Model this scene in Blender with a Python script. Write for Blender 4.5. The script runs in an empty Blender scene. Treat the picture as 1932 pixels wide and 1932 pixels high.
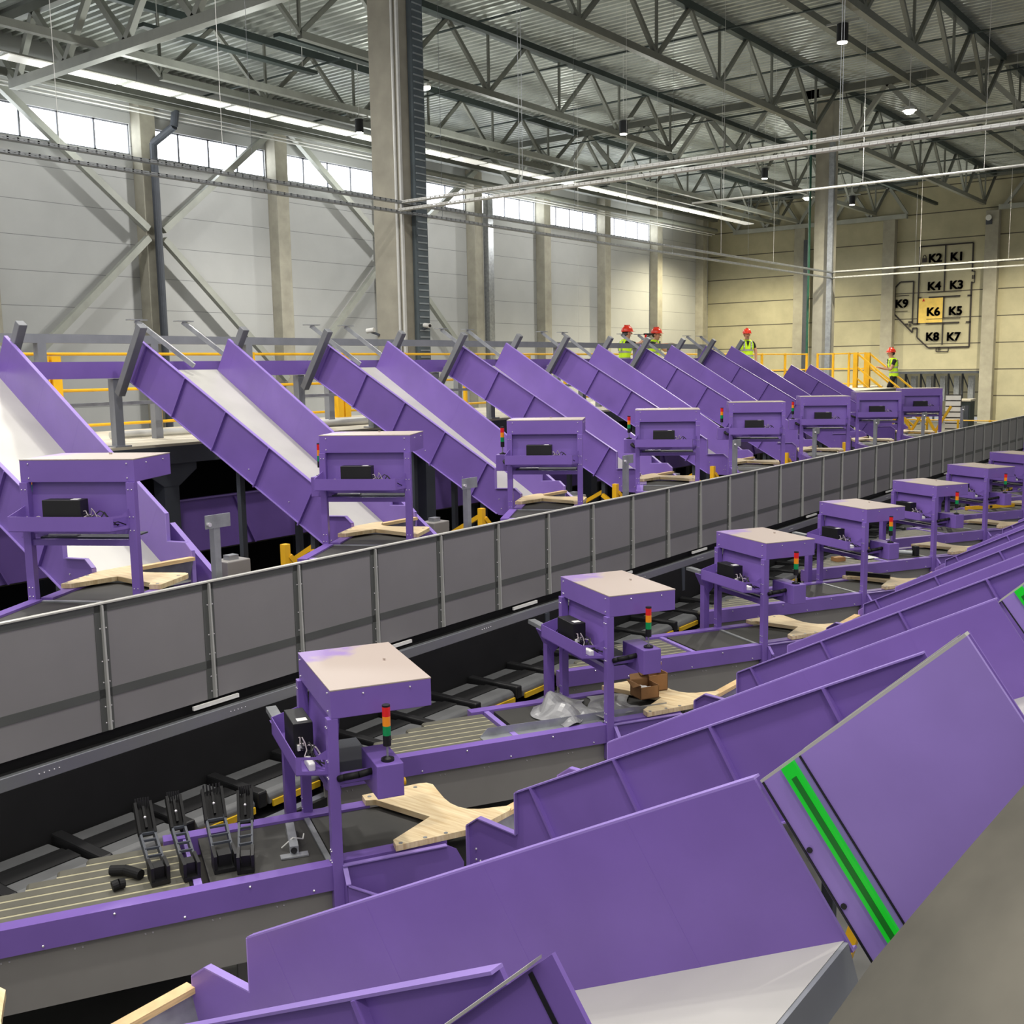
import bpy, bmesh, math, random
from mathutils import Vector, Matrix
random.seed(7)
S=bpy.context.scene; C=S.collection
H=3.6                      # camera eye height above the lower floor
P=2.647                    # spacing of the stations along the sorter
PI=math.pi
V=Vector
# ------------------------------------------------------------------ materials
def newmat(name):
    m=bpy.data.materials.new(name); m.use_nodes=True
    nt=m.node_tree; b=nt.nodes['Principled BSDF']; return m,nt,b
def mat(name,col,rough=.5,metal=0,noise=.06,scale=6,bump=0,spec=.5,emit=None,es=0,coat=0,stretch=None,alpha=None):
    m,nt,b=newmat(name); n=nt.nodes; l=nt.links
    tc=n.new('ShaderNodeTexCoord'); mp=n.new('ShaderNodeMapping'); l.new(tc.outputs['Object'],mp.inputs[0])
    if stretch: mp.inputs['Scale'].default_value=stretch
    nz=n.new('ShaderNodeTexNoise'); nz.inputs['Scale'].default_value=scale; nz.inputs['Detail'].default_value=6
    l.new(mp.outputs[0],nz.inputs['Vector'])
    r=n.new('ShaderNodeValToRGB'); l.new(nz.outputs[0],r.inputs[0])
    c=V(col); lo=c*(1-noise*2); hi=c*(1+noise*2)
    r.color_ramp.elements[0].position=.3; r.color_ramp.elements[1].position=.7
    r.color_ramp.elements[0].color=(*lo,1); r.color_ramp.elements[1].color=(*hi,1)
    l.new(r.outputs[0],b.inputs['Base Color'])
    b.inputs['Roughness'].default_value=rough; b.inputs['Metallic'].default_value=metal
    b.inputs['Specular IOR Level'].default_value=spec
    if coat: b.inputs['Coat Weight'].default_value=coat; b.inputs['Coat Roughness'].default_value=.15
    if bump:
        bp=n.new('ShaderNodeBump'); bp.inputs['Strength'].default_value=bump; bp.inputs['Distance'].default_value=.02
        l.new(nz.outputs[0],bp.inputs['Height']); l.new(bp.outputs[0],b.inputs['Normal'])
    if emit: b.inputs['Emission Color'].default_value=(*emit,1); b.inputs['Emission Strength'].default_value=es
    return m
def srgb(r,g,b):
    f=lambda c:((c/255)/12.92 if c/255<=.04045 else ((c/255+.055)/1.055)**2.4)
    return (f(r),f(g),f(b))
M={}
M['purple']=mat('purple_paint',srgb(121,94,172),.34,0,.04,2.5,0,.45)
M['purple_lt']=mat('purple_paint_pale',srgb(146,122,196),.36,0,.04,3)  # paler copy of the purple; glossy flange highlights put into the colour
M['white_steel']=mat('pale_slide_steel',srgb(186,185,178),.45,.2,.05,1.5,.03)
M['galv']=mat('galvanised_steel',srgb(160,163,166),.38,.6,.09,9)
M['alu']=mat('aluminium_profile',srgb(165,168,172),.34,.75,.05,5,stretch=(1,.2,1))
M['grey_paint']=mat('grey_steel_paint',srgb(120,122,126),.5,.1,.05,4)
M['frame_grey']=mat('stand_grey_paint',srgb(132,135,142),.5,.15,.04,5)
M['dark_steel']=mat('dark_grey_steel',srgb(66,70,78),.55,.1,.06,4)
M['skirt']=mat('warm_grey_sheet',srgb(138,135,132),.5,.1,.03,3)
M['guard']=mat('grey_guard_sheet',srgb(130,128,129),.42,.1,.02,2)
M['guard_dk']=mat('grey_guard_dark',srgb(84,86,84),.5,.1,.03,3)
M['guard_lt']=mat('grey_guard_rib',srgb(176,176,172),.4,.1,.04,5)
M['black']=mat('black_plastic',srgb(15,15,17),.5,0,.1,8)
M['black_rub']=mat('black_rubber_and_shade',srgb(19,19,20),.65,0,.12,3,0,.3)
M['ladder']=mat('ladder_steel',srgb(92,102,108),.45,.3,.06,4)
M['ladder_lt']=mat('ladder_rung',srgb(150,158,162),.4,.3,.05,4)
M['belt']=mat('dark_conveyor_belt',srgb(52,51,48),.62,0,.08,4,.05)
M['strip']=mat('strip_belt',srgb(92,90,80),.6,0,.06,6)
M['gap']=mat('strip_gap',srgb(170,164,136),.5,0,.05,6)
M['carrier']=mat('carrier_belt',srgb(88,89,90),.5,0,.08,5)
M['yellow']=mat('yellow_paint',srgb(232,178,28),.42,0,.05,4)
M['yellow_dk']=mat('yellow_label',srgb(205,165,20),.5,0,.05,4)
M['red']=mat('red_lens',srgb(196,26,28),.2,0,.03,6,0,.5,(1,.05,.04),.12)
M['amber']=mat('amber_lens',srgb(222,130,22),.2,0,.03,6,0,.5,(1,.35,.03),.12)
M['green']=mat('green_lens',srgb(14,120,66),.2,0,.03,6,0,.5,(.02,.6,.2),.08)
M['lime']=mat('green_light_strip',srgb(8,150,24),.3,0,.02,6,0,.5,(.01,.75,.03),.32)
M['lime_dk']=mat('green_light_groove',srgb(2,84,12),.4,0,.02,6,0,.5,(.005,.35,.01),.12)
M['steel_dk']=mat('worn_dark_steel',srgb(80,77,69),.5,.0,.26,2.6,.06,.25,stretch=(1.6,.5,1))
M['bolt']=mat('zinc_bolt',srgb(225,222,225),.25,.6,.02,5)
M['white']=mat('white_plastic',srgb(225,224,220),.4,0,.02,5)
M['cable_w']=mat('pale_cable',srgb(190,180,182),.5,0,.03,5)
M['concrete']=mat('column_concrete',srgb(158,154,140),.8,0,.07,2.2,.1)
M['floor']=mat('dark_floor',srgb(92,92,88),.6,0,.1,1.2)
M['mezz']=mat('platform_ply',srgb(200,192,172),.6,0,.08,1.6)
M['truss']=mat('roof_steel_paint',srgb(112,114,106),.5,.1,.05,2)
M['truss_lt']=mat('girder_steel_paint',srgb(158,160,152),.5,.1,.05,2)
M['truss_dk']=mat('roof_chord_dark',srgb(52,62,60),.55,.1,.06,2)
M['deck']=mat('corrugated_roof_deck',srgb(172,175,168),.36,.45,.07,1.2)
M['winframe']=mat('window_frame',srgb(130,132,140),.5,0,.03,4)
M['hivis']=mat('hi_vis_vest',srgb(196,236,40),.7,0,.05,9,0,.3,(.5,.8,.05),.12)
M['reflect']=mat('reflective_tape',srgb(170,172,168),.4,.3,.03,9)
M['helmet']=mat('red_helmet',srgb(222,56,32),.3,0,.03,9)
M['skin']=mat('skin',srgb(196,146,118),.55,0,.05,14)
M['hair']=mat('dark_hair',srgb(46,38,34),.7,0,.1,20)
M['cloth_bk']=mat('black_cloth',srgb(24,24,27),.85,0,.1,12)
M['glove']=mat('work_glove',srgb(165,155,140),.8,0,.08,14)
M['glove_bk']=mat('grey_work_glove',srgb(80,80,78),.8,0,.08,14)
M['card']=mat('cardboard',srgb(150,110,68),.8,0,.08,7)
M['film']=mat('grey_plastic_sheet',srgb(140,140,142),.32,0,.06,3,.15)
M['bag']=mat('blue_white_plastic_bag',srgb(196,206,214),.3,0,.16,9,.4)
M['signblack']=mat('painted_sign_black',srgb(46,40,40),.7,0,.04,6)
M['tube_w']=mat('pale_pipe',srgb(206,206,202),.4,.1,.03,6)
M['pipe_gr']=mat('green_pipe',srgb(40,92,72),.45,0,.05,5)
M['wood_edge']=mat('plywood_edge',srgb(214,182,134),.6,0,.1,8,stretch=(1,1,14))
M['mapyellow']=mat('map_yellow',srgb(236,202,104),.7,0,.05,3)
M['signred']=mat('red_marker',srgb(190,40,30),.6)
def wood():
    m,nt,b=newmat('pale_plywood'); n=nt.nodes; l=nt.links
    tc=n.new('ShaderNodeTexCoord'); mp=n.new('ShaderNodeMapping'); l.new(tc.outputs['Object'],mp.inputs[0])
    mp.inputs['Rotation'].default_value=(0,0,.5); mp.inputs['Scale'].default_value=(2,26,4)
    nz=n.new('ShaderNodeTexNoise'); nz.inputs['Scale'].default_value=2.2; nz.inputs['Detail'].default_value=8; nz.inputs['Distortion'].default_value=.4
    l.new(mp.outputs[0],nz.inputs['Vector'])
    r=n.new('ShaderNodeValToRGB'); r.color_ramp.elements[0].position=.3; r.color_ramp.elements[1].position=.72
    r.color_ramp.elements[0].color=(*srgb(206,178,132),1); r.color_ramp.elements[1].color=(*srgb(236,218,178),1)
    l.new(nz.outputs[0],r.inputs[0]); l.new(r.outputs[0],b.inputs['Base Color']); b.inputs['Roughness'].default_value=.5
    return m
M['wood']=wood()
def lidsheen():
    # canopy lid: bright roof reflection put into the colour, purple paint left at one edge
    m,nt,b=newmat('beige_lid_reflection'); n=nt.nodes; l=nt.links
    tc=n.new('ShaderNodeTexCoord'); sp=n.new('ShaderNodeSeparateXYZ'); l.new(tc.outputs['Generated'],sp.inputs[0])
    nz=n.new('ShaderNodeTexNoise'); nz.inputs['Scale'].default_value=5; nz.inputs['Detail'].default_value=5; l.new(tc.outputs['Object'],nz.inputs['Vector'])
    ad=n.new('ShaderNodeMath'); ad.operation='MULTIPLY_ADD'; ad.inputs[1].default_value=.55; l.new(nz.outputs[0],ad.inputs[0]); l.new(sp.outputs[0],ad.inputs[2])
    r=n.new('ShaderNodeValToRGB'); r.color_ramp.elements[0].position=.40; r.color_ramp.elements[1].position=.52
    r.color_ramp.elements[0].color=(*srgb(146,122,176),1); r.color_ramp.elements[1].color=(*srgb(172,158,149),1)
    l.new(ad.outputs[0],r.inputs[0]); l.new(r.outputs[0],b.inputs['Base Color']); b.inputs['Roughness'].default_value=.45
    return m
M['lid_sheen']=lidsheen()
def panelwall(name,base,dark,axis_h,pitch,line,noise=.05,vert=None,off=0.0):
    # sheet wall with horizontal joints (and optional vertical ones) in world metres
    m,nt,b=newmat(name); n=nt.nodes; l=nt.links
    tc=n.new('ShaderNodeTexCoord'); sp=n.new('ShaderNodeSeparateXYZ'); l.new(tc.outputs['Object'],sp.inputs[0])
    def joint(out,p,w,o):
        a=n.new('ShaderNodeMath'); a.operation='ADD'; a.inputs[1].default_value=1000*p+o; l.new(out,a.inputs[0])
        d=n.new('ShaderNodeMath'); d.operation='MODULO'; d.inputs[1].default_value=p; l.new(a.outputs[0],d.inputs[0])
        c=n.new('ShaderNodeMath'); c.operation='LESS_THAN'; c.inputs[1].default_value=w; l.new(d.outputs[0],c.inputs[0]); return c.outputs[0]
    j=joint(sp.outputs[2],pitch,line,off)
    if vert:
        k=joint(sp.outputs[vert[0]],vert[1],vert[2],vert[3]); mx=n.new('ShaderNodeMath'); mx.operation='MAXIMUM'; l.new(j,mx.inputs[0]); l.new(k,mx.inputs[1]); j=mx.outputs[0]
    nz=n.new('ShaderNodeTexNoise'); nz.inputs['Scale'].default_value=.7; nz.inputs['Detail'].default_value=8; nz.inputs['Roughness'].default_value=.62; l.new(tc.outputs['Object'],nz.inputs['Vector'])
    r=n.new('ShaderNodeValToRGB'); c=V(base); r.color_ramp.elements[0].position=.3; r.color_ramp.elements[1].position=.7
    r.color_ramp.elements[0].color=(*(c*(1-2*noise)),1); r.color_ramp.elements[1].color=(*(c*(1+2*noise)),1); l.new(nz.outputs[0],r.inputs[0])
    mix=n.new('ShaderNodeMix'); mix.data_type='RGBA'; l.new(j,mix.inputs['Factor']); l.new(r.outputs[0],mix.inputs['A']); mix.inputs['B'].default_value=(*dark,1)
    l.new(mix.outputs['Result'],b.inputs['Base Color']); b.inputs['Roughness'].default_value=.6
    bp=n.new('ShaderNodeBump'); bp.invert=True; bp.inputs['Strength'].default_value=.4; bp.inputs['Distance'].default_value=.03; l.new(j,bp.inputs['Height']); l.new(bp.outputs[0],b.inputs['Normal'])
    return m
M['wall_left']=panelwall('grey_sandwich_panels',srgb(178,179,178),srgb(128,129,130),2,1.1,.02,.02,(1,6,.03,1.6))
M['wall_end']=panelwall('beige_concrete_panels',srgb(176,170,142),srgb(84,80,68),2,1.5,.06,.07,None,.55)
def glassmat():
    m,nt,b=newmat('sky_bright_glazing'); b.inputs['Base Color'].default_value=(.8,.85,.9,1); b.inputs['Roughness'].default_value=.15
    b.inputs['Emission Color'].default_value=(.93,.97,1,1); b.inputs['Emission Strength'].default_value=7
    n=nt.nodes; nz=n.new('ShaderNodeTexNoise'); nz.inputs['Scale'].default_value=.5; r=n.new('ShaderNodeValToRGB')
    r.color_ramp.elements[0].color=(.85,.92,1,1); r.color_ramp.elements[1].color=(1,1,1,1); nt.links.new(nz.outputs[0],r.inputs[0]); nt.links.new(r.outputs[0],b.inputs['Emission Color'])
    return m
M['glass']=glassmat()
M['lampglow']=mat('lamp_glow',(.9,.88,.8),.3,0,.01,3,0,.5,(1,.94,.8),22)
M['tubeglow']=mat('tube_light',(.9,.9,.85),.3,0,.01,3,0,.5,(1,.98,.9),.5)
# ------------------------------------------------------------------ mesh builder
class MB:
    def __init__(s): s.b=bmesh.new()
    def face(s,pts):
        try: return s.b.faces.new([s.b.verts.new(p) for p in pts])
        except Exception: return None
    def prism(s,pts,vec):
        vec=V(vec); a=[s.b.verts.new(V(p)) for p in pts]; c=[s.b.verts.new(V(p)+vec) for p in pts]; n=len(a)
        s.b.faces.new(a); s.b.faces.new(c[::-1])
        for i in range(n): s.b.faces.new([a[i],c[i],c[(i+1)%n],a[(i+1)%n]])
        return s
    def box(s,x0,x1,y0,y1,z0,z1,f=None):
        f=f or (lambda x,y,z:V((x,y,z)))
        v=[s.b.verts.new(f(x,y,z)) for x in(x0,x1) for y in(y0,y1) for z in(z0,z1)]
        for q in((0,1,3,2),(4,6,7,5),(0,4,5,1),(2,3,7,6),(0,2,6,4),(1,5,7,3)): s.b.faces.new([v[i] for i in q])
        return s
    def beam(s,a,b,w,h=None,up=(0,0,1)):
        a=V(a);b=V(b);h=h or w;d=(b-a).normalized();up=V(up)
        if abs(d.dot(up))>.98: up=V((1,0,0))
        r=d.cross(up).normalized();u=r.cross(d)
        pts=[a+r*sx*w/2+u*sy*h/2 for sx,sy in((-1,-1),(1,-1),(1,1),(-1,1))]
        return s.prism(pts,b-a)
    def cyl(s,a,b,r,n=12,r2=None):
        a=V(a);b=V(b);d=(b-a).normalized();up=V((0,0,1)) if abs(d.z)<.95 else V((1,0,0))
        x=d.cross(up).normalized();y=x.cross(d);r2=r if r2 is None else r2
        A=[s.b.verts.new(a+(x*math.cos(t)+y*math.sin(t))*r) for t in [2*PI*i/n for i in range(n)]]
        B=[s.b.verts.new(b+(x*math.cos(t)+y*math.sin(t))*r2) for t in [2*PI*i/n for i in range(n)]]
        s.b.faces.new(A[::-1]); s.b.faces.new(B)
        for i in range(n): s.b.faces.new([A[i],A[(i+1)%n],B[(i+1)%n],B[i]])
        return s
    def tube(s,pts,r,n=8):
        for a,b in zip(pts[:-1],pts[1:]):
            if (V(a)-V(b)).length>1e-5: s.cyl(a,b,r,n)
        return s
    def ball(s,c,r,sub=2,sc=(1,1,1),rot=None):
        g=bmesh.ops.create_icosphere(s.b,subdivisions=sub,radius=r)
        for v in g['verts']:
            p=V((v.co.x*sc[0],v.co.y*sc[1],v.co.z*sc[2]))
            if rot: p=rot@p
            v.co=p+V(c)
        return s
def link(name,mb,m,parent=None,loc=(0,0,0),smooth=False,bevel=0):
    me=bpy.data.meshes.new(name); loc=V(loc)
    bmesh.ops.recalc_face_normals(mb.b,faces=mb.b.faces[:])
    if loc.length: bmesh.ops.translate(mb.b,verts=mb.b.verts[:],vec=-loc)
    mb.b.to_mesh(me); mb.b.free(); me.materials.append(M[m])
    if smooth:
        for p in me.polygons: p.use_smooth=True
    o=bpy.data.objects.new(name,me); C.objects.link(o)
    if parent: o.parent=parent
    else: o.location=loc
    if bevel:
        bv=o.modifiers.new('bevel','BEVEL'); bv.width=bevel; bv.segments=2; bv.limit_method='ANGLE'
    return o
class Thing:
    def __init__(s,name,label,cat,loc,group=None):
        o=bpy.data.objects.new(name,None); C.objects.link(o); o.empty_display_size=.2
        o.location=V(loc); o['label']=label; o['category']=cat
        if group: o['group']=group
        s.o=o; s.loc=V(loc)
    def part(s,name,mb,m,parent=None,smooth=False,bevel=0,label=None):
        q=link(name,mb,m,parent or s.o,s.loc,smooth,bevel)
        if label: q['label']=label
        return q
def single(name,mb,m,label,cat,loc,group=None,smooth=False,bevel=0):
    o=link(name,mb,m,None,loc,smooth,bevel); o['label']=label; o['category']=cat
    if group: o['group']=group
    return o
def struct(name,mb,m,loc=(0,0,0)):
    o=link(name,mb,m,None,loc); o['kind']='structure'; return o
def dup(root,off,label,group=None):
    r=root.copy(); C.objects.link(r); r.location=root.location+V(off); r['label']=label
    if group: r['group']=group
    for ch in list(root.children):
        c=ch.copy(); C.objects.link(c); c.parent=r
        for g in list(ch.children):
            d=g.copy(); C.objects.link(d); d.parent=c
    return r
ORD=['nearest','second','third','fourth','fifth','sixth','seventh','eighth','ninth','tenth','eleventh','twelfth','thirteenth','fourteenth','fifteenth','sixteenth','seventeenth','eighteenth','nineteenth','twentieth']
def nth(i):
    if i<20: return ORD[i] if i else 'first'
    t={2:'twenty',3:'thirty',4:'forty',5:'fifty',6:'sixty'}[(i+1)//10]; u=(i+1)%10
    return (t[:-1]+'ieth') if u==0 else t+'-'+('first' if u==1 else ORD[u-1])
# ------------------------------------------------------------------ frames of the two rows
c30=math.sqrt(3)/2
ON=V((-4.573,3.936,-1.6)); OF=V((-6.139,3.97,-.55))
def Tn(u,v,z): return ON+V((.5,c30,0))*u+V((c30,-.5,0))*v+V((0,0,z))
def Tf(u,v,z): return OF+V((-.5,c30,0))*u+V((-c30,-.5,0))*v+V((0,0,z))
def Qn(o,y,z): return V((ON.x+o,ON.y+y,ON.z+z))
def Qf(o,y,z): return V((OF.x-o,OF.y+y,OF.z+z))
# ------------------------------------------------------------------ one induction station (conveyor, canopy, computer, box, light)
ROWTXT={'n':'near row','f':'far row'}
def poly_prism(mb,T,pts,z0,z1):
    a=[T(u,v,z0) for u,v in pts]; mb.prism(a,T(0,0,z1)-T(0,0,z0))
def make_conveyor(T,row,umin):
    base=T(-.3,.4,-1.45); t=Thing('induction_conveyor','x','conveyor',base,'induction conveyors of the '+ROWTXT[row])
    # rails
    m=MB(); m.box(umin,-.02,.70,.78,-1.075,-.94,T); t.part('side_rail',m,'purple')
    m=MB(); m.box(.04,.62,.66,.745,-1.05,-.94,T); t.part('side_rail',m,'purple')
    m=MB(); m.box(-.8,.36,.03,.115,-1.05,-.94,T); t.part('side_rail',m,'purple')
    m=MB(); m.box(umin,.45,.71,.74,-1.385,-1.075,T); t.part('side_skirt',m,'skirt')
    m=MB(); m.box(-.9,.45,.05,.08,-1.385,-1.05,T); t.part('side_skirt',m,'skirt')
    m=MB(); m.box(-.62,-.035,.115,.70,-.985,-.955,T); t.part('belt',m,'belt')
    m=MB(); m.box(.01,.62,.115,.68,-.985,-.955,T); t.part('belt',m,'belt')
    m=MB(); m.box(-.03,.0,.115,.70,-.985,-.948,T); t.part('seam_roller',m,'galv')
    m=MB(); m.box(-.70,-.66,.115,.70,-.985,-.946,T); t.part('cross_bar',m,'purple_lt')
    # strip belts running out over the sorter edge
    n=7; w=(.70-.12)/n
    for i in range(n):
        v0=.12+i*w; v1=v0+w
        ue=max((-.447-.866*(v0+w/2))/.5, umin+.02)
        m=MB(); m.box(ue,-.72,v0+.008,v1-.010,-1.0,-.957,T)
        m.cyl(T(ue,v0+.008,-.979),T(ue,v1-.010,-.979),.022,10); t.part('strip_belt',m,'strip')
    m=MB()
    for i in range(1,n):
        v0=.12+i*w; ue=max((-.447-.866*v0)/.5,umin+.02); m.box(ue+.05,-.72,v0-.010,v0+.008,-1.0,-.9585,T)
    t.part('belt_guide',m,'gap')
    # wooden operator table: V cut to the belt, round corner, scooped front
    pts=[(.334,.69),(.608,.49),(.391,.131),(.334,.115),(.336,.03),(.70,.0),(.745,.012),(.772,.05),(.768,.17),(.766,.275),(.775,.36),(.80,.43),(.84,.48),(.90,.51),(1.0,.525),(1.06,.535),(1.075,.56),(1.05,.60),(.80,.735),(.327,.765)]
    m=MB(); poly_prism(m,T,pts,-.938,-.905); w_=t.part('wooden_table_top',m,'wood')
    m=MB()
    for u,v in ((.36,.745),(.50,.735),(.62,.73),(.37,.07),(.66,.05)): m.cyl(T(u,v,-.906),T(u,v,-.903),.012,10)
    t.part('screw',m,'galv',w_)
    # bolts along the near rail
    m=MB()
    for i in range(6):
        u=-.12-i*.32
        if u<umin: break
        m.ball(T(u,.782,-.965 if i%2 else -1.055),.007,1)
    t.part('bolt_heads',m,'bolt'); m=MB()
    for i in range(6):
        u=-.27-i*.32
        if u<umin: break
        m.ball(T(u,.742,-1.12),.006,1); m.ball(T(u-.035,.742,-1.12),.006,1)
    t.part('bolt_heads',m,'bolt')
    for u in (-.45,.3):
        m=MB(); zb=-1.98 if row=='n' else -1.9
        m.box(u,u+.06,.62,.68,zb,-1.3,T); t.part('leg',m,'skirt')
        m=MB(); m.box(u,u+.06,.12,.18,zb,-1.3,T); t.part('leg',m,'skirt')
    return t
def make_canopy(T,row):
    base=T(0,.4,-1.2); t=Thing('scanner_canopy','x','scanner canopy',base,'scanner canopies of the '+ROWTXT[row])
    hand=(lambda v:v) if row=='n' else (lambda v:.8-v)
    m=MB(); m.box(0,.535,0,.8,-.152,-.006,T); hood=t.part('hood',m,'purple',bevel=.003)
    m=MB(); m.box(-.001,.536,-.001,.801,-.006,0,T); m.box(.40,.41,.36,.38,0,.012,T); t.part('lid',m,'lid_sheen',hood)
    posts=[]
    for v in (.745,.0):
        m=MB(); m.box(-.02,.035,v,v+.055,-1.2,-.152,T); posts.append(t.part('post',m,'purple',bevel=.002))
    # hanging back sheet, lower bar
    m=MB(); m.prism([T(.05,.05,-.15),T(.05,.75,-.15),T(.02,.75,-.50),T(.02,.05,-.50)],T(.006,0,0)-T(0,0,0)); t.part('back_sheet',m,'purple')
    m=MB(); m.box(-.005,.05,.05,.75,-.575,-.535,T); t.part('cross_bar',m,'purple')
    m=MB(); m.box(.05,.30,.08,.72,-.535,-.525,T); t.part('scanner_plate',m,'dark_steel')
    m=MB(); m.box(.08,.14,hand(.12),hand(.32),-.523,-.512,T); t.part('scanner_strip',m,'white')
    # equipment tray with slanted right end and hand hole
    U=-.17; a0,a1,a2=hand(.0),hand(.70),hand(.765)
    m=MB(); m.prism([T(U,a0,-.46),T(U,a1,-.46),T(0,a2,-.46),T(0,hand(.035),-.46)],(0,0,.006))
    m.prism([T(U,a0,-.46),T(U,a1,-.46),T(U,a1,-.36),T(U,a0,-.36)],T(.005,0,0)-T(0,0,0))
    m.prism([T(U,a0,-.46),T(0,hand(.035),-.46),T(0,hand(.035),-.30),T(U,a0,-.36)],T(0,.005,0)-T(0,0,0))
    e=lambda s,z:T(U*(1-s),a1+(a2-a1)*s,z)
    for s0,s1,z0,z1 in ((0,1,-.46,-.435),(0,1,-.375,-.36),(0,.14,-.435,-.375),(.82,1,-.435,-.375)):
        m.prism([e(s0,z0),e(s1,z0),e(s1,z1),e(s0,z1)],T(.004,.0,0)-T(0,0,0))
    m.prism([e(.55,-.36),e(1,-.36),e(1,-.31)],T(.004,0,0)-T(0,0,0))
    t.part('equipment_tray',m,'purple')
    m=MB()
    for v in (.05,.74):
        for z in (-.03,-.125): m.ball(T(-.002,v,z),.006,1)
    for u in (.17,.42): m.ball(T(u,.802,-.035),.006,1); m.ball(T(u,-.002,-.035),.006,1)
    t.part('bolt_heads',m,'bolt',hood)
    for pv,po in zip(((.76,.785),(.015,.04)),posts):
        m=MB()
        for z in (-.2,-.38,-.47,-.86,-.92):
            for v in pv: m.ball(T(-.021,v,z),.005,1)
        t.part('bolt_heads',m,'bolt',po)
    return t
def make_computer(T,row):
    h=(lambda v:v) if row=='n' else (lambda v:.8-v)
    v0,v1=h(.22),h(.485)
    t=Thing('computer','x','computer',T(-.08,(v0+v1)/2,-.453),'black computers in the canopy trays of the '+ROWTXT[row])
    m=MB(); m.box(-.135,-.03,v0,v1,-.4535,-.255,T); t.part('case',m,'black',bevel=.004)
    m=MB(); m.box(-.105,-.05,h(.40),h(.45),-.2551,-.254,T); t.part('sticker',m,'white')
    m=MB(); m.box(-.12,-.09,v1-.001 if row=='n' else v1+.001,v1+(.02 if row=='n' else -.02),-.40,-.37,T); t.part('plug',m,'white')
    rnd=random.Random(3)
    for j in range(5):
        pts=[];s=h(.49);e=h(.56+.16*rnd.random())
        for i in range(9):
            q=i/8; pts.append(T(-.11+.07*rnd.random()*q+.02*j*q,s+(e-s)*q,-.33-.02*j+.07*math.sin(q*PI)*rnd.random()-.105*q+.02*j*q))
        m=MB(); m.tube(pts,.004 if j else .003,6); t.part('cable',m,'cable_w' if j in(0,2) else 'black')
    m=MB(); m.tube([T(-.06,h(.215),-.40),T(-.07,h(.15),-.37),T(-.08,h(.10),-.39),T(-.09,h(.06),-.447)],.004,6); t.part('cable',m,'cable_w' if row=='f' else 'black')
    if row=='n':
        m=MB(); m.box(-.10,-.065,.56,.69,-.4535,-.41,T); t.part('power_strip',m,'white',bevel=.008)
    return t
def make_box(T,row):
    t=Thing('control_box','x','control box',T(.26,.8,-.55),'control boxes beside the canopy posts of the '+ROWTXT[row])
    m=MB(); m.box(.19,.33,.64,.95,-.555,-.38,T); t.part('housing',m,'purple',bevel=.004)
    m=MB(); m.box(.03,.19,.74,.80,-.50,-.46,T); t.part('bracket',m,'purple')
    m=MB(); m.tube([T(.195,.84,-.44),T(.12,.85,-.445),T(.05,.83,-.455),T(.03,.80,-.47)],.018,10); t.part('conduit',m,'black_rub',smooth=True)
    m=MB(); m.cyl(T(.335,.90,-.50),T(.35,.90,-.50),.02,14); t.part('stop_button',m,'yellow')
    return t
def make_light(T,row):
    c=lambda z:T(.265,.885,z)
    t=Thing('stack_light','x','stack light',c(-.38),'red amber green stack lights of the '+ROWTXT[row])
    m=MB(); m.cyl(c(-.38),c(-.368),.034,20); m.cyl(c(-.368),c(-.358),.024,20,.012); t.part('foot',m,'black',smooth=False)
    m=MB(); m.cyl(c(-.36),c(-.30),.006,10); t.part('pole',m,'galv')
    for nm,mt,a,b in (('socket','black',-.30,-.245),('green_lens','green',-.245,-.195),('amber_lens','amber',-.195,-.145),('red_lens','red',-.145,-.095),('cap','black',-.095,-.085)):
        m=MB(); m.cyl(c(a),c(b),.021,20); t.part(nm,m,mt)
    return t
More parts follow.
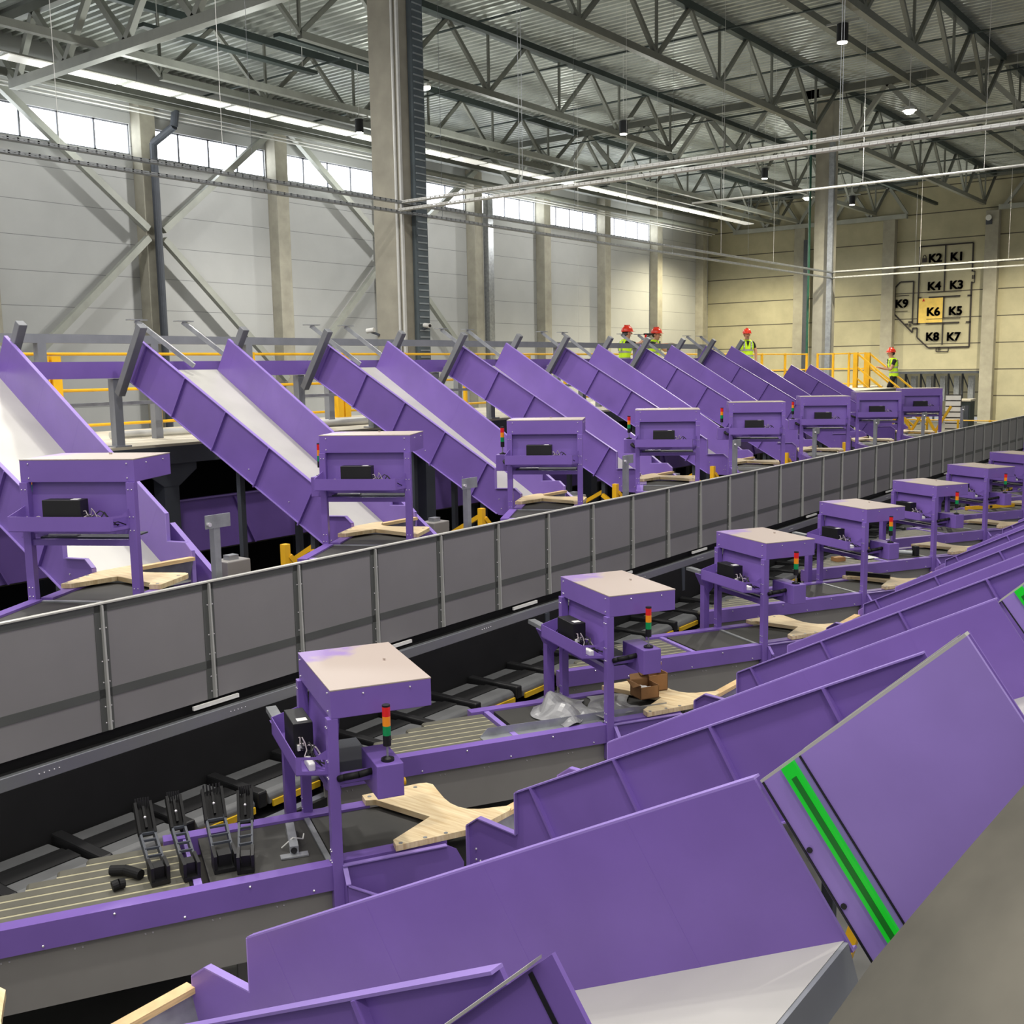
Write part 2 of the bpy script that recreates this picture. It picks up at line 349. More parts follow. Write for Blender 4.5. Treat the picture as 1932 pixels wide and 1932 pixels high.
# chute profile helpers
def yN(o): return .27-.055*(o-1.37)
def yF(o): return 1.145+.055*(o-1.37)
def wall_part(t,Q,yfun,sgn,otop,slope,name='side_panel'):
    zt=lambda o:-.6+slope*(o-1.37)
    dx,dz=.275,-.41
    prof=[(1.37,-.60),(otop,zt(otop)),(otop+dx,zt(otop)+dz),(1.34,-1.135),(1.02,-1.135),(1.02,-.875),(1.10,-.815),(1.37,-.83)]
    m=MB(); th=.012*sgn
    a=[Q(o,yfun(o),z) for o,z in prof]; b=[Q(o,yfun(o)+th,z) for o,z in prof]
    va=[m.b.verts.new(p) for p in a]; vb=[m.b.verts.new(p) for p in b]; n=len(a)
    m.b.faces.new(va); m.b.faces.new(vb[::-1])
    for i in range(n): m.b.faces.new([va[i],va[(i+1)%n],vb[(i+1)%n],vb[i]])
    pn=t.part(name,m,'purple')
    # outward flanges along the edges
    m=MB()
    def fl(p,q,w=.035):
        (o0,z0),(o1,z1)=p,q; L=math.hypot(o1-o0,z1-z0); nx,nz=-(z1-z0)/L*.007,(o1-o0)/L*.007
        m.prism([Q(o0,yfun(o0),z0),Q(o1,yfun(o1),z1),Q(o1,yfun(o1)+w*sgn,z1),Q(o0,yfun(o0)+w*sgn,z0)],Q(nx,0,nz)-Q(0,0,0))
    fl((1.37,-.60),(otop,zt(otop))); fl((1.10,-.815),(1.37,-.83)); fl((1.02,-.875),(1.10,-.815)); fl((1.02,-1.13),(1.02,-.875)); fl((1.37,-.83),(1.37,-.60))
    fl((1.36,-1.125),(otop+dx,zt(otop)+dz),.03)
    t.part('flange',m,'purple_lt',pn)
    i=0; o=1.47
    while o<otop-.1:
        m=MB(); a0=(o,zt(o)); b0=(o+.25,zt(o)-.40)
        m.prism([Q(a0[0],yfun(a0[0]),a0[1]),Q(b0[0],yfun(b0[0]),b0[1]),Q(b0[0],yfun(b0[0])+.04*sgn,b0[1]),Q(a0[0],yfun(a0[0])+.04*sgn,a0[1])],Q(.012,0,.006)-Q(0,0,0))
        t.part('rib',m,'purple',pn); o+=.60 if slope>.55 else .52
    m=MB()
    for o,z in ((1.07,-1.06),(1.1,-1.06),(1.3,-1.06),(1.07,-1.0),(1.33,-.95),(1.85,-.72),(2.4,-.42)):
        m.ball(Q(o,yfun(o)+.014*sgn,z),.007,1)
    t.part('bolt_heads',m,'bolt',pn)
    return pn
def make_chute(Q,row,otop,slope,legs=True):
    t=Thing('slide_chute','x','chute',Q(2.3,.7,-1.2),'purple slide chutes of the '+ROWTXT[row])
    wall_part(t,Q,yN,-1,otop,slope); wall_part(t,Q,yF,1,otop,slope)
    zt=lambda o:-.6+slope*(o-1.37)-(.55 if row=='n' else .52)
    o1=otop+.25; 
    m=MB(); m.prism([Q(1.30,yN(1.3),-1.12),Q(o1,yN(o1),zt(o1)+.02),Q(o1,yF(o1),zt(o1)+.02),Q(1.30,yF(1.3),-1.12)],(0,0,.012)); fl=t.part('slide_floor',m,'white_steel')
    m=MB(); m.box(1.04,1.32,.285,1.13,-1.125,-1.112,Q); t.part('landing_plate',m,'white_steel')
    m=MB(); m.prism([Q(o1,yN(o1),zt(o1)+.03),Q(o1,yF(o1),zt(o1)+.03),Q(o1+.03,yF(o1),zt(o1)-.07),Q(o1+.03,yN(o1),zt(o1)-.07)],Q(.012,0,.0)-Q(0,0,0)); t.part('end_plate',m,'frame_grey',fl)
    # front lip with plywood edge
    m=MB(); m.prism([Q(1.05,.285,-1.12),Q(1.05,1.13,-1.12),Q(1.0,1.13,-.945),Q(1.0,.285,-.945)],Q(.01,0,0)-Q(0,0,0)); lp=t.part('front_lip',m,'galv')
    m=MB(); m.prism([Q(1.035,.285,-.945),Q(1.035,1.13,-.945),Q(.975,1.13,-.945),Q(.975,.285,-.945)],(0,0,.028)); t.part('plywood_edge',m,'wood_edge',lp)
    if legs:
        zb=-2.0 if row=='n' else -1.9
        for o in (1.6,2.7):
            for y in (.32,1.08):
                m=MB(); m.box(o,o+.06,y,y+.06,zb,zt(o)-.02,Q); t.part('leg',m,'dark_steel')
        m=MB(); m.beam(Q(1.63,.35,-1.15),Q(2.73,.35,-1.75),.05); t.part('brace',m,'yellow')
        m=MB(); m.beam(Q(3.25 if row=='n' else 1.63,.30,-.38 if row=='n' else -1.2),Q(3.0 if row=='n' else 1.4,.30,-1.35),.05); t.part('brace',m,'yellow')
    return t
def make_hopper(Q):
    # short steep feed hopper at the head of a near chute
    t=Thing('feed_hopper','x','hopper',Q(3.8,.7,-.2),'steep feed hoppers above the near chutes')
    yn=lambda o:.155; yf=lambda o:1.262
    A=(3.45,.486);B=(3.952,.962);K=(4.28,.50);D=(3.80,.015)
    for yy,s in ((1.262,1),):
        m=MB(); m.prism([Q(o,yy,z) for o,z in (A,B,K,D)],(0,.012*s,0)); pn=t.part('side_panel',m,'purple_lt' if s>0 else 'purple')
        m=MB()
        for (p,q) in ((A,B),):
            L=math.hypot(q[0]-p[0],q[1]-p[1]); nx,nz=-(q[1]-p[1])/L*.008,(q[0]-p[0])/L*.008
            m.prism([Q(p[0],yy,p[1]),Q(q[0],yy,q[1]),Q(q[0],yy+.028*s,q[1]),Q(p[0],yy+.028*s,p[1])],Q(nx,0,nz)-Q(0,0,0))
        t.part('flange',m,'white_steel' if s>0 else 'purple_lt',pn)
        dn=(D[0]-A[0],D[1]-A[1]); al=(B[0]-A[0],B[1]-A[1])
        pt=lambda a,d:(A[0]+al[0]*a+dn[0]*d,A[1]+al[1]*a+dn[1]*d)
        ins=-.004*s
        def strip(a0,a1,d0,d1,mt,nm,th):
            mm=MB(); mm.prism([Q(*((lambda z:(z[0],yy,z[1]))(pt(a,d)))) for a,d in((a0,d0),(a1,d0),(a1,d1),(a0,d1))],(0,th,0)); return t.part(nm,mm,mt,pn)
        strip(.205,.212,.0,.9,'black','seam',ins); strip(.004,.012,.0,.97,'black','seam',ins)
        g=strip(.115,.178,.0,.88,'lime','light_strip',ins*3)
        if s>0: strip(.134,.158,.06,.88,'lime_dk','light_groove',ins*3.4)
        mm=MB()
        for a,d in ((.03,.35),(.03,.62),(.05,.90),(.12,.93)):
            o,z=pt(a,d); mm.cyl(Q(o,yy-.002*s,z),Q(o,yy-.006*s,z),.008,10)
        t.part('bolt_holes',mm,'black',pn)
    m=MB(); f0=(3.86,.06); f1=(4.28,.44)
    m.prism([Q(f0[0],.16,f0[1]),Q(f1[0],.16,f1[1]),Q(f1[0],1.255,f1[1]),Q(f0[0],1.255,f0[1])],(0,0,-.012)); fl=t.part('floor_plate',m,'steel_dk')
    m=MB(); m.prism([Q(o,.07,z) for o,z in ((3.0,.045),(3.603,.617),(3.86,.25),(3.3,-.30))],(0,.010,0)); np_=t.part('near_plate',m,'purple')
    m=MB(); m.prism([Q(o,yy,z) for o,yy,z in ((3.0,.082,.045),(3.573,.082,.594),(3.573,.04,.594),(3.0,.04,.045))],(0,0,.007)); t.part('near_flange',m,'white_steel',np_)
    m=MB(); m.prism([Q(o,.066,z) for o,z in ((3.555,.565),(3.562,.572),(3.815,.21),(3.808,.203))],(0,.003,0)); t.part('seam',m,'black',np_)
    for y in (.2,1.16):
        m=MB(); m.box(4.2,4.26,y,y+.06,-2.0,.40,Q); t.part('leg',m,'dark_steel')
    m=MB(); m.box(3.78,4.3,.3,1.1,-.30,-.16,Q); t.part('cross_beam',m,'frame_grey')
    return t
def make_trough(T):
    # small U shaped shield hung beside the canopy post
    t=Thing('knee_shield','x','shield',T(.35,.85,-1.2),'small purple shields under the operator tables')
    m=MB(); m.prism([T(.04,.78,-.945),T(.60,.78,-.945),T(.66,.78,-.98),T(.70,.78,-1.06),T(.70,.78,-1.3),T(.04,.78,-1.3)],T(0,.008,0)-T(0,0,0)); t.part('back_plate',m,'purple')
    m=MB(); m.prism([T(.035,.78,-.94),T(.035,.85,-1.0),T(.035,.86,-1.3),T(.035,.78,-1.3)],T(.008,0,0)-T(0,0,0)); t.part('end_plate',m,'purple')
    m=MB(); m.prism([T(.04,.86,-1.03),T(.30,.90,-1.16),T(.30,.90,-1.3),T(.04,.86,-1.3)],T(0,.008,0)-T(0,0,0)); t.part('front_plate',m,'purple')
    m=MB(); m.prism([T(.03,.78,-.945),T(.60,.78,-.945),T(.60,.81,-.945),T(.03,.81,-.945)],(0,0,.006)); m.prism([T(.03,.79,-.945),T(.055,.79,-.945),T(.055,.87,-1.02),T(.03,.87,-1.02)],(0,0,.006)); m.prism([T(.04,.85,-1.025),T(.30,.89,-1.155),T(.30,.92,-1.155),T(.04,.88,-1.025)],(0,0,.006)); t.part('flange',m,'purple_lt')
    return t
def make_bracket(T):
    t=Thing('rail_support_post','x','support post',T(-.08,-.1,-1.6),'purple posts holding the sorter rail')
    m=MB(); m.box(-.10,-.04,-.12,-.05,-1.95,-.45,T); t.part('post',m,'purple')
    m=MB(); m.prism([T(-.16,-.13,-.42),T(.0,-.13,-.42),T(.0,-.13,-.56),T(-.06,-.13,-.62)],T(0,.09,0)-T(0,0,0)); t.part('gusset',m,'purple')
    m=MB(); m.box(-.15,-.09,-.30,-.06,-.42,-.39,T); t.part('arm',m,'galv')
    return t
def label_set(o,s,cat=None): o['label']=s
NEARK=range(0,8); FARK=range(0,8)
def oz(k,n=8): return ORD[k]
# worn grey feed table in front of the camera, its edge running along the hoppers
t=Thing('feed_table','worn dark grey feed table surface at the lower right beside the hoppers','table',(.5,1,-2.2))
E_=[(-.413,-.6),(-.413,.904),(-.418,1.308),(-.404,1.706),(-.389,2.056),(-.339,3.185)]
pts=[V((x,y,-.78)) for x,y in E_]+[V((1.6,3.185,-.78)),V((1.6,-.6,-.78))]
m=MB(); m.prism(pts,(0,0,-.02)); t.part('table_top',m,'steel_dk')
m=MB(); m.prism([V((x,y,-.80)) for x,y in E_]+[V((x+.03,y,-.80)) for x,y in E_[::-1]],(0,0,-.05)); t.part('edge_strip',m,'dark_steel')
for x,y in ((.1,-.4),(1.4,-.4),(.1,3.1),(1.4,3.1)):
    m=MB(); m.box(x-.04,x+.04,y-.04,y+.04,-3.6,-.8); t.part('leg',m,'dark_steel')
# near row
def spread(t,ks,fmt,k0=0):
    for k in ks:
        lab=fmt(k)
        if k==k0: t.o['label']=lab
        else: dup(t.o,(0,(k-k0)*P,0),lab)
cv=make_conveyor(Tn,'n',-2.05)
def fn(base): return lambda k: base+(', nearest the camera in the near row' if k==0 else (', corner peeking in at the lower left' if k==-1 else ', %s from the camera in the near row'%ORD[k]))
def ff(base): return lambda k: base+(', leftmost in the far row' if k==0 else ', %s from the left in the far row'%ORD[k])
DK={0:'strip belt conveyor carrying loose black brackets',1:'conveyor carrying plastic sheeting and cardboard boxes'}
spread(cv,list(range(-1,8)),lambda k:fn(DK.get(k,'purple conveyor with plywood end'))(k))
cn=make_canopy(Tn,'n'); spread(cn,NEARK,fn('purple scanner canopy with beige reflection on lid'))
cp=make_computer(Tn,'n'); spread(cp,NEARK,fn('black computer with cables in canopy tray'))
bx=make_box(Tn,'n'); spread(bx,NEARK,fn('purple control box beside canopy post'))
sl=make_light(Tn,'n'); spread(sl,NEARK,fn('red amber green stack light on box'))
tr=make_trough(Tn); spread(tr,NEARK,fn('purple bent shield below plywood table'))
br=make_bracket(Tn); spread(br,NEARK,fn('purple rail post behind canopy'))
ch=make_chute(Qn,'n',3.43,.53)
CH={-2:'purple chute with pale flange at the bottom edge of the picture',-1:'huge purple chute wall with pale steel slide in the foreground',0:'purple ribbed chute just behind the big foreground chute'}
NC=lambda k:CH.get(k,'purple ribbed chute, %s behind the foreground chute in the near row'%ORD[k])
for k in range(-2,6):
    if k==0: ch.o['label']=NC(0)
    else: dup(ch.o,(0,k*P,0),NC(k))
hp=make_hopper(Qn)
HL={-2:'steep purple hopper side with dark seam at bottom centre',-1:'steep purple hopper with bright green light strip and dark steel floor',0:'steep purple hopper at the right edge behind the green-strip hopper'}
for k in range(-2,3):
    lab=HL.get(k,'steep purple hopper, %s behind the green-strip one'%ORD[k])
    if k==0: hp.o['label']=lab
    else: dup(hp.o,(0,k*P,0),lab)
# far row
cv=make_conveyor(Tf,'f',-.75); spread(cv,FARK,ff('purple conveyor with plywood end'))
cn=make_canopy(Tf,'f'); spread(cn,FARK,ff('purple scanner canopy with cream reflection on lid'))
cp=make_computer(Tf,'f'); spread(cp,FARK,ff('black computer with cables in canopy tray'))
bx=make_box(Tf,'f'); spread(bx,FARK,ff('purple control box beside canopy post'))
sl=make_light(Tf,'f'); spread(sl,FARK,ff('red amber green stack light'))
ch=make_chute(Qf,'f',4.03,.575); spread(ch,range(0,7),ff('long purple ribbed chute with pale slide'))
ce=make_chute(Qf,'f',3.3,.575); ce.o['label']='shorter purple chute at the far end of the far row, beside yellow railing'; ce.o.location+=V((0,7*P,0))
# ------------------------------------------------------------------ lower sorter, guard wall
t=Thing('sorting_conveyor','long low sorter trough with black skirt and aluminium rail','sorter',(-5.3,12,-2.9))
m=MB(); m.box(-5.64,-5.60,1.5,36,-2.265,-2.185); t.part('aluminium_rail',m,'alu',bevel=.004)
m=MB(); m.prism([(-5.62,1.5,-2.265),(-5.60,1.5,-2.265),(-5.575,1.5,-2.70),(-5.62,1.5,-2.70)],(0,34.5,0)); t.part('black_skirt',m,'black_rub')
m=MB(); m.prism([(-5.02,1.5,-2.74),(-4.99,1.5,-2.715),(-4.93,1.5,-2.84),(-4.95,1.5,-2.9)],(0,34.5,0)); t.part('side_plate',m,'alu')
m=MB(); m.box(-5.6,-4.95,1.5,36,-3.0,-2.74); t.part('track_bed',m,'black')
m=MB(); m.box(-5.74,-5.645,1.5,36,-2.27,-2.2); m.box(-5.74,-5.72,1.5,36,-3.0,-2.05); t.part('gap_shade',m,'black_rub')  # added black plates giving the gap behind the rail its dark look
for i in range(60):
    y=1.7+i*.57
    if i%3==1: m=MB(); m.box(-5.672,-5.655,y,y+.36,-2.165,-2.14); t.part('cable_duct',m,'white')
for i in range(18):
    y=2.9+i*1.3235; m=MB()
    for j in range(5): m.ball((-5.599,y+.03*j,-2.225),.005,1)
    t.part('bolt_heads',m,'bolt')
for i in range(12): m=MB(); m.box(-5.6,-5.585,2.5+i*P,2.56+i*P,-2.55,-2.265); t.part('skirt_strap',m,'dark_steel')
c=Thing('sorter_carrier','x','carrier',(-5.3,2.15,-2.7),'tilt carriers of the lower sorter')
m=MB()
y0,y1=1.95,2.37
pr=[(-5.56,-2.66),(-5.56,-2.625),(-5.11,-2.60),(-5.075,-2.61),(-5.055,-2.635),(-5.055,-2.68),(-5.1,-2.69)]
m.prism([(x,y0,z) for x,z in pr],(0,y1-y0,0)); c.part('belt',m,'carrier',bevel=.008)
m=MB(); m.box(-5.35,-5.22,y0,y1,-2.6,-2.6055); m.prism([(-5.40,y0-.002,-2.612),(-5.20,y0-.002,-2.600),(-5.20,y0-.002,-2.60),(-5.40,y0-.002,-2.612)],(0,.001,0)); m.prism([(-5.42,y0,-2.6162),(-5.23,y0,-2.6057),(-5.23,y0,-2.6045),(-5.42,y0,-2.615)],(0,y1-y0,0)); c.part('shade_band',m,'black_rub')  # shade across the belt, put in as a black band
m=MB(); m.box(-5.57,-5.045,2.39,2.46,-2.68,-2.575); c.part('end_bar',m,'black',bevel=.012)
m=MB(); m.box(-5.055,-5.04,1.97,2.36,-2.695,-2.655); c.part('label_strip',m,'yellow_dk')
CL=lambda i:'black and grey belt carrier on the lower sorter, %s from the left'%nth(i)
c.o['label']=CL(0)
for i in range(1,48): dup(c.o,(0,i*P/5,0),CL(i))
g=Thing('guard_barrier','x','barrier',(-5.69,1.86,-1.73),'grey sections of the long guard wall')
Y0=1.861; W=.765
m=MB(); m.box(-5.70,-5.69,Y0,Y0+W,-2.13,-1.345); g.part('sheet',m,'guard')
m=MB(); m.box(-5.69,-5.686,Y0,Y0+W,-1.40,-1.352); m.box(-5.69,-5.686,Y0,Y0+W,-1.925,-1.87); m.box(-5.69,-5.686,Y0+.015,Y0+.045,-2.13,-1.35); m.box(-5.69,-5.686,Y0+W-.04,Y0+W,-2.13,-1.35); g.part('dark_strip',m,'guard_dk')  # darker grey strips beside the ribs and across the sheet
m=MB(); m.prism([(-5.69,Y0,-2.13),(-5.655,Y0,-2.12),(-5.667,Y0,-1.36),(-5.69,Y0,-1.355)],(0,.012,0)); g.part('rib',m,'guard_lt')
m=MB(); m.box(-5.71,-5.672,Y0,Y0+W,-1.352,-1.343); g.part('top_edge',m,'white_steel')
m=MB()
for z in (-1.5,-1.7,-1.83,-1.98,-2.08): m.ball((-5.687,Y0-.008,z),.006,1); m.ball((-5.684,Y0+.03,z),.006,1)
g.part('rivets',m,'bolt')
GL=lambda i:'grey section of the long guard wall, %s from the left'%nth(i)
g.o['label']=GL(0)
for i in range(1,46): dup(g.o,(0,i*W,0),GL(i))
# T posts behind the guard wall
tp=Thing('guard_post','x','post',(-5.85,4.36,-1.7),'grey T posts standing behind the guard wall')
m=MB(); m.box(-5.875,-5.825,4.335,4.385,-2.45,-.95); tp.part('post',m,'galv')
m=MB(); m.box(-5.83,-5.82,4.27,4.47,-1.03,-.94); tp.part('head_plate',m,'galv')
m=MB(); m.cyl((-5.83,4.29,-1.0),(-5.80,4.29,-1.0),.014,10); tp.part('bolt',m,'bolt')
for k in range(8):
    lab='grey T shaped post behind the guard wall, %s from the left'%nth(k)
    if k==0: tp.o['label']=lab
    else: dup(tp.o,(0,k*P,0),lab)
# ------------------------------------------------------------------ upper platform behind the far chutes
m=MB(); m.box(-13.7,-10.46,2,33.2,-.83,-.80); m.box(-13.7,-11.75,33.2,36,-.83,-.80); t=Thing('platform','raised steel platform with pale plywood deck behind the far chutes','platform',(-12,18,-1)); t.part('deck',m,'mezz')
m=MB(); m.box(-10.52,-10.44,2,33.2,-1.03,-.83); t.part('edge_beam',m,'dark_steel')
m=MB(); m.box(-13.7,-10.52,2,33.2,-1.03,-1.0); t.part('soffit',m,'dark_steel')
m=MB(); m.box(-13.62,-13.6,2,36,-3.6,-1.0); t.part('shade_sheet',m,'black_rub')  # added black sheet standing in for the dark under the platform
m=MB(); m.box(-13.75,-13.68,2,36,-1.03,-.83); t.part('edge_beam',m,'dark_steel')
for i in range(7):
    y=7.3+i*4.5
    m=MB(); m.box(-10.75,-10.55,y-.1,y+.1,-3.6,-1.03); t.part('column',m,'dark_steel')
    m=MB(); m.box(-13.6,-13.4,y-.1,y+.1,-3.6,-1.03); t.part('column',m,'dark_steel')
    m=MB(); m.prism([(-10.56,y-.35,-1.03),(-10.56,y+.35,-1.03),(-10.56,y+.35,-1.12),(-10.56,y+.1,-1.3),(-10.56,y-.1,-1.3),(-10.56,y-.35,-1.12)],(.02,0,0)); t.part('gusset',m,'dark_steel')
m=MB(); m.box(-10.4,-5.74,-1,36,-2.48,-2.45); w=Thing('operator_walkway','dark operator walkway under the far row of chutes','walkway',(-8,15,-2.6)); w.part('deck',m,'floor')
for i in range(8):
    for x in (-10.2,-6.0):
        m=MB(); m.box(x-.05,x+.05,2+i*4.5,2.1+i*4.5,-3.6,-2.48); w.part('leg',m,'dark_steel')
# lower dark chutes between the bays (seen in shadow under the far row)
lc=Thing('lower_conveyor','long dark purple conveyor side in the shadow under the platform edge','conveyor',(-11,14,-1.8))
m=MB(); m.box(-11.02,-11.0,2,30,-2.2,-1.55); pn=lc.part('side_panel',m,'purple')
for i in range(24): m=MB(); m.prism([(-11,3+i*1.1,-1.57),(-11,3.3+i*1.1,-2.2),(-10.96,3.3+i*1.1,-2.2),(-10.96,3+i*1.1,-1.57)],(0,.02,0)); lc.part('rib',m,'purple',pn)
m=MB(); m.box(-11.02,-10.95,2,30,-1.55,-1.53); lc.part('flange',m,'purple_lt')
m=MB(); m.box(-11.9,-11.02,2,30,-2.22,-2.2); lc.part('bed',m,'steel_dk')
for i in range(8): m=MB(); m.box(-11.3,-11.2,3+i*3.5,3.1+i*3.5,-3.6,-2.22); lc.part('leg',m,'dark_steel')
# sloping purple guard right of each far landing
sg=Thing('sloping_guard','x','guard',(-7.2,5.3,-1.6),'sloping purple guards right of the far landings')
m=MB(); m.prism([(-7.6,5.22,-1.25),(-7.05,5.22,-1.62),(-6.8,5.22,-1.86),(-6.8,5.22,-2.2),(-7.6,5.22,-2.2)],(0,.012,0)); sg.part('plate',m,'purple')
m=MB(); m.prism([(-7.6,5.22,-1.25),(-6.8,5.22,-1.80),(-6.8,5.27,-1.80),(-7.6,5.27,-1.25)],(0,0,.008)); sg.part('flange',m,'purple_lt')
for k in range(7):
    lab='sloping purple guard right of a far chute landing, %s from the left'%nth(k)
    if k==0: sg.o['label']=lab
    else: dup(sg.o,(0,k*P,0),lab)
# yellow stands and grey motor boxes in the shadow
ys=Thing('yellow_stand','x','stand',(-6.9,5.85,-2.2),'yellow stands in the shadow behind the guard wall')
m=MB(); m.box(-6.93,-6.87,5.82,5.88,-2.45,-1.45); ys.part('post',m,'yellow')
m=MB(); m.beam((-6.88,5.88,-1.55),(-6.75,6.2,-2.0),.04); ys.part('brace',m,'yellow')
mb_=Thing('motor_box','x','box',(-7.4,5.7,-2.2),'grey boxes in the shadow behind the guard wall')
m=MB(); m.box(-7.5,-7.3,5.55,5.8,-2.45,-1.6); mb_.part('housing',m,'skirt',bevel=.01)
m=MB(); m.box(-7.44,-7.36,5.62,5.72,-1.6,-1.56); mb_.part('cap',m,'galv')
for k in range(6):
    la='yellow stand in the shadow, %s from the left'%nth(k); lb='grey box with pale cap in the shadow, %s from the left'%nth(k)
    if k==0: ys.o['label']=la; mb_.o['label']=lb
    else: dup(ys.o,(0,k*P,0),la); dup(mb_.o,(0,k*P,0),lb)
# support frames at the chute heads
hd=Thing('chute_stand','x','stand',(-10.6,4.7,-.8),'grey stands at the heads of the far chutes')
for y in (4.02,5.36):
    m=MB(); m.beam((-9.93,y-.04,.50),(-10.42,y-.04,-.22),.085,.085,(0,1,0)); hd.part('slanted_post',m,'grey_paint',bevel=.006)
    m=MB(); m.box(-10.62,-10.52,y-.05,y+.05,-.80,-.05); hd.part('leg',m,'frame_grey')
    m=MB(); m.box(-10.67,-10.47,y-.1,y+.1,-.80,-.785); hd.part('foot_plate',m,'frame_grey')
for y in (4.42,5.05):
    m=MB(); m.beam((-10.3,y+.45,.08),(-10.85,y+.1,.60),.05,.05); s_=hd.part('strut',m,'galv')
    m=MB(); m.beam((-10.85,y,.61),(-10.85,y+.22,.61),.1,.012); hd.part('strut_plate',m,'galv',s_)
for k in range(8):
    lab='grey slanted post stand at a far chute head, %s from the left'%nth(k)
    if k==0: hd.o['label']=lab
    elif k<7: dup(hd.o,(0,k*P,0),lab)
t=Thing('grey_rail_frame','long grey steel rail on posts behind the far chutes','rail frame',(-11.5,14,-.8))
m=MB(); m.box(-11.55,-11.45,3,22.5,.36,.46); t.part('rail',m,'frame_grey')
for i in range(13):
    m=MB(); m.box(-11.55,-11.45,4.9+i*1.45-.05,4.9+i*1.45+.05,-.8,.36); t.part('post',m,'frame_grey')
m=MB(); m.box(-11.2,-11.15,3,22,-.36,-.32); t.part('low_rail',m,'galv')
m=MB(); m.box(-10.58,-10.50,3,22.2,-.045,.135); single('head_beam',m,'purple','long purple channel beam joining the heads of the far chutes','beam',(-10.54,13,.05))
# yellow railing along the platform
def railing(name,label,a,b,posts,zf=-.82,ht=1.1):
    a=V(a);b=V(b); t=Thing(name,label,'railing',(a+b)/2+V((0,0,zf)))
    for z in (ht,ht*.55,.12):
        m=MB(); m.cyl(a+V((0,0,zf+z)),b+V((0,0,zf+z)),.022,10); t.part('rail',m,'yellow')
    for i in range(posts):
        p=a+(b-a)*(i/(posts-1))
        m=MB(); m.box(p.x-.03,p.x+.03,p.y-.03,p.y+.03,zf,zf+ht+.03); t.part('post',m,'yellow')
    return t
railing('yellow_railing','yellow tube railing along the back of the platform',(-13.6,4,0),(-13.6,33.9,0),18)
railing('yellow_railing','yellow tube railing closing the far end of the platform',(-13.5,34.6,0),(-11.9,34.6,0),4)
for i in range(4):
    t=Thing('railing_gate_post','thick double yellow post in the platform railing, %s from the left'%nth(i),'post',(-13.5,7.4+i*5.3,-.3))
    y=7.4+i*5.3
    for dy in (0,.17):
        m=MB(); m.box(-13.53,-13.43,y+dy,y+dy+.13,-.8,.25); t.part('post',m,'yellow')
# yellow stair at the far end
t=Thing('stair_railing','yellow sloping stair handrails at the far end of the platform','stair railing',(-11.2,34,-1.2))
for y in (34.55,33.4):
    for z in (.27,-.15,-.5):
        m=MB(); m.beam((-11.75,y,z),(-9.9,y,z-1.5),.05); t.part('rail',m,'yellow')
    m=MB(); m.box(-11.85,-11.72,y-.06,y+.06,-.85,.3); t.part('post',m,'yellow')
for i in range(7):
    m=MB(); x=-11.6+i*.25; z=-.95-i*.2; m.box(x,x+.28,33.45,34.5,z-.03,z); t.part('tread',m,'dark_steel')
# far ground beyond
railing('yellow_railing','low yellow railing beyond the end of the guard wall at right',(-11.4,36.5,0),(-6.5,36.5,0),6,-2.95,1.0)
# ------------------------------------------------------------------ building
m=MB(); m.box(-33.6,12,-14,66,-3.62,-3.6); struct('floor',m,'floor')
m=MB()
WIN=[]; bays=[-1.0+5.9*i for i in range(12)]
COLY=[10.65,16.5,22.35,28.2,34.1,40.2,45.85,51.7,57.6,63.5]
# window wall: sill part, lintel part, piers between the glazing
m.box(-33.3,-33,-14,66,-3.6,7.42); m.box(-33.3,-33,-14,66,8.44,10.6)
wins=[(COLY[i]+.35,COLY[i+1]-.35) for i in range(0,8)]
prev=-14
for a,b in wins: m.box(-33.3,-33,prev,a,7.42,8.44); prev=b
m.box(-33.3,-33,prev,66,7.42,8.44)
struct('wall_left',m,'wall_left')
for i,(a,b) in enumerate(wins):
    o=bpy.data.objects.new('window_%d'%(i+1),None); C.objects.link(o); o['kind']='structure'; o.location=(-33.1,(a+b)/2,7.93)
    t=Thing.__new__(Thing); t.o=o; t.loc=V(o.location)
    m=MB(); m.box(-33.14,-33.06,a,b,7.42,7.47); m.box(-33.14,-33.06,a,b,8.39,8.44)
    n=4
    for j in range(n+1):
        y=a+(b-a)*j/n; m.box(-33.14,-33.06,y-.035,y+.035,7.42,8.44)
    t.part('window_frame',m,'winframe')
    for j in range(n):
        y=a+(b-a)*j/n; m=MB(); m.box(-33.12,-33.10,y+.035,y+(b-a)/n-.035,7.47,8.39); t.part('pane',m,'glass')
# end wall with a wide opening at its foot
m=MB(); m.box(-33.3,-20.6,65,65.3,-3.6,10.6); m.box(-15.7,12,65,65.3,-3.6,10.6); m.box(-20.6,-15.7,65,65.3,-.68,10.6); struct('wall_back',m,'wall_end')
o=MB(); o.box(-20.7,-20.5,64.95,65.35,-3.6,-.65); o.box(-20.7,-15.66,64.93,65.37,-.75,-.6); struct('trim_1',o,'dark_steel')
m=MB(); m.box(-24,-12,72,72.2,-3.6,2); struct('wall_beyond',m,'wall_end')
# ceiling: corrugated deck, ribs across the hall
m=MB(); per=.30; y=13.0; prof=[]
while y<65.9:
    prof+= [(y,10.42),(y+.10,10.42),(y+.14,10.56),(y+.26,10.56)]; y+=per
xs=(-33.2,12.0)
A=[m.b.verts.new((xs[0],yy,z)) for yy,z in prof]; B=[m.b.verts.new((xs[1],yy,z)) for yy,z in prof]
for i in range(len(prof)-1): m.b.faces.new([A[i],A[i+1],B[i+1],B[i]])
struct('ceiling',m,'deck')
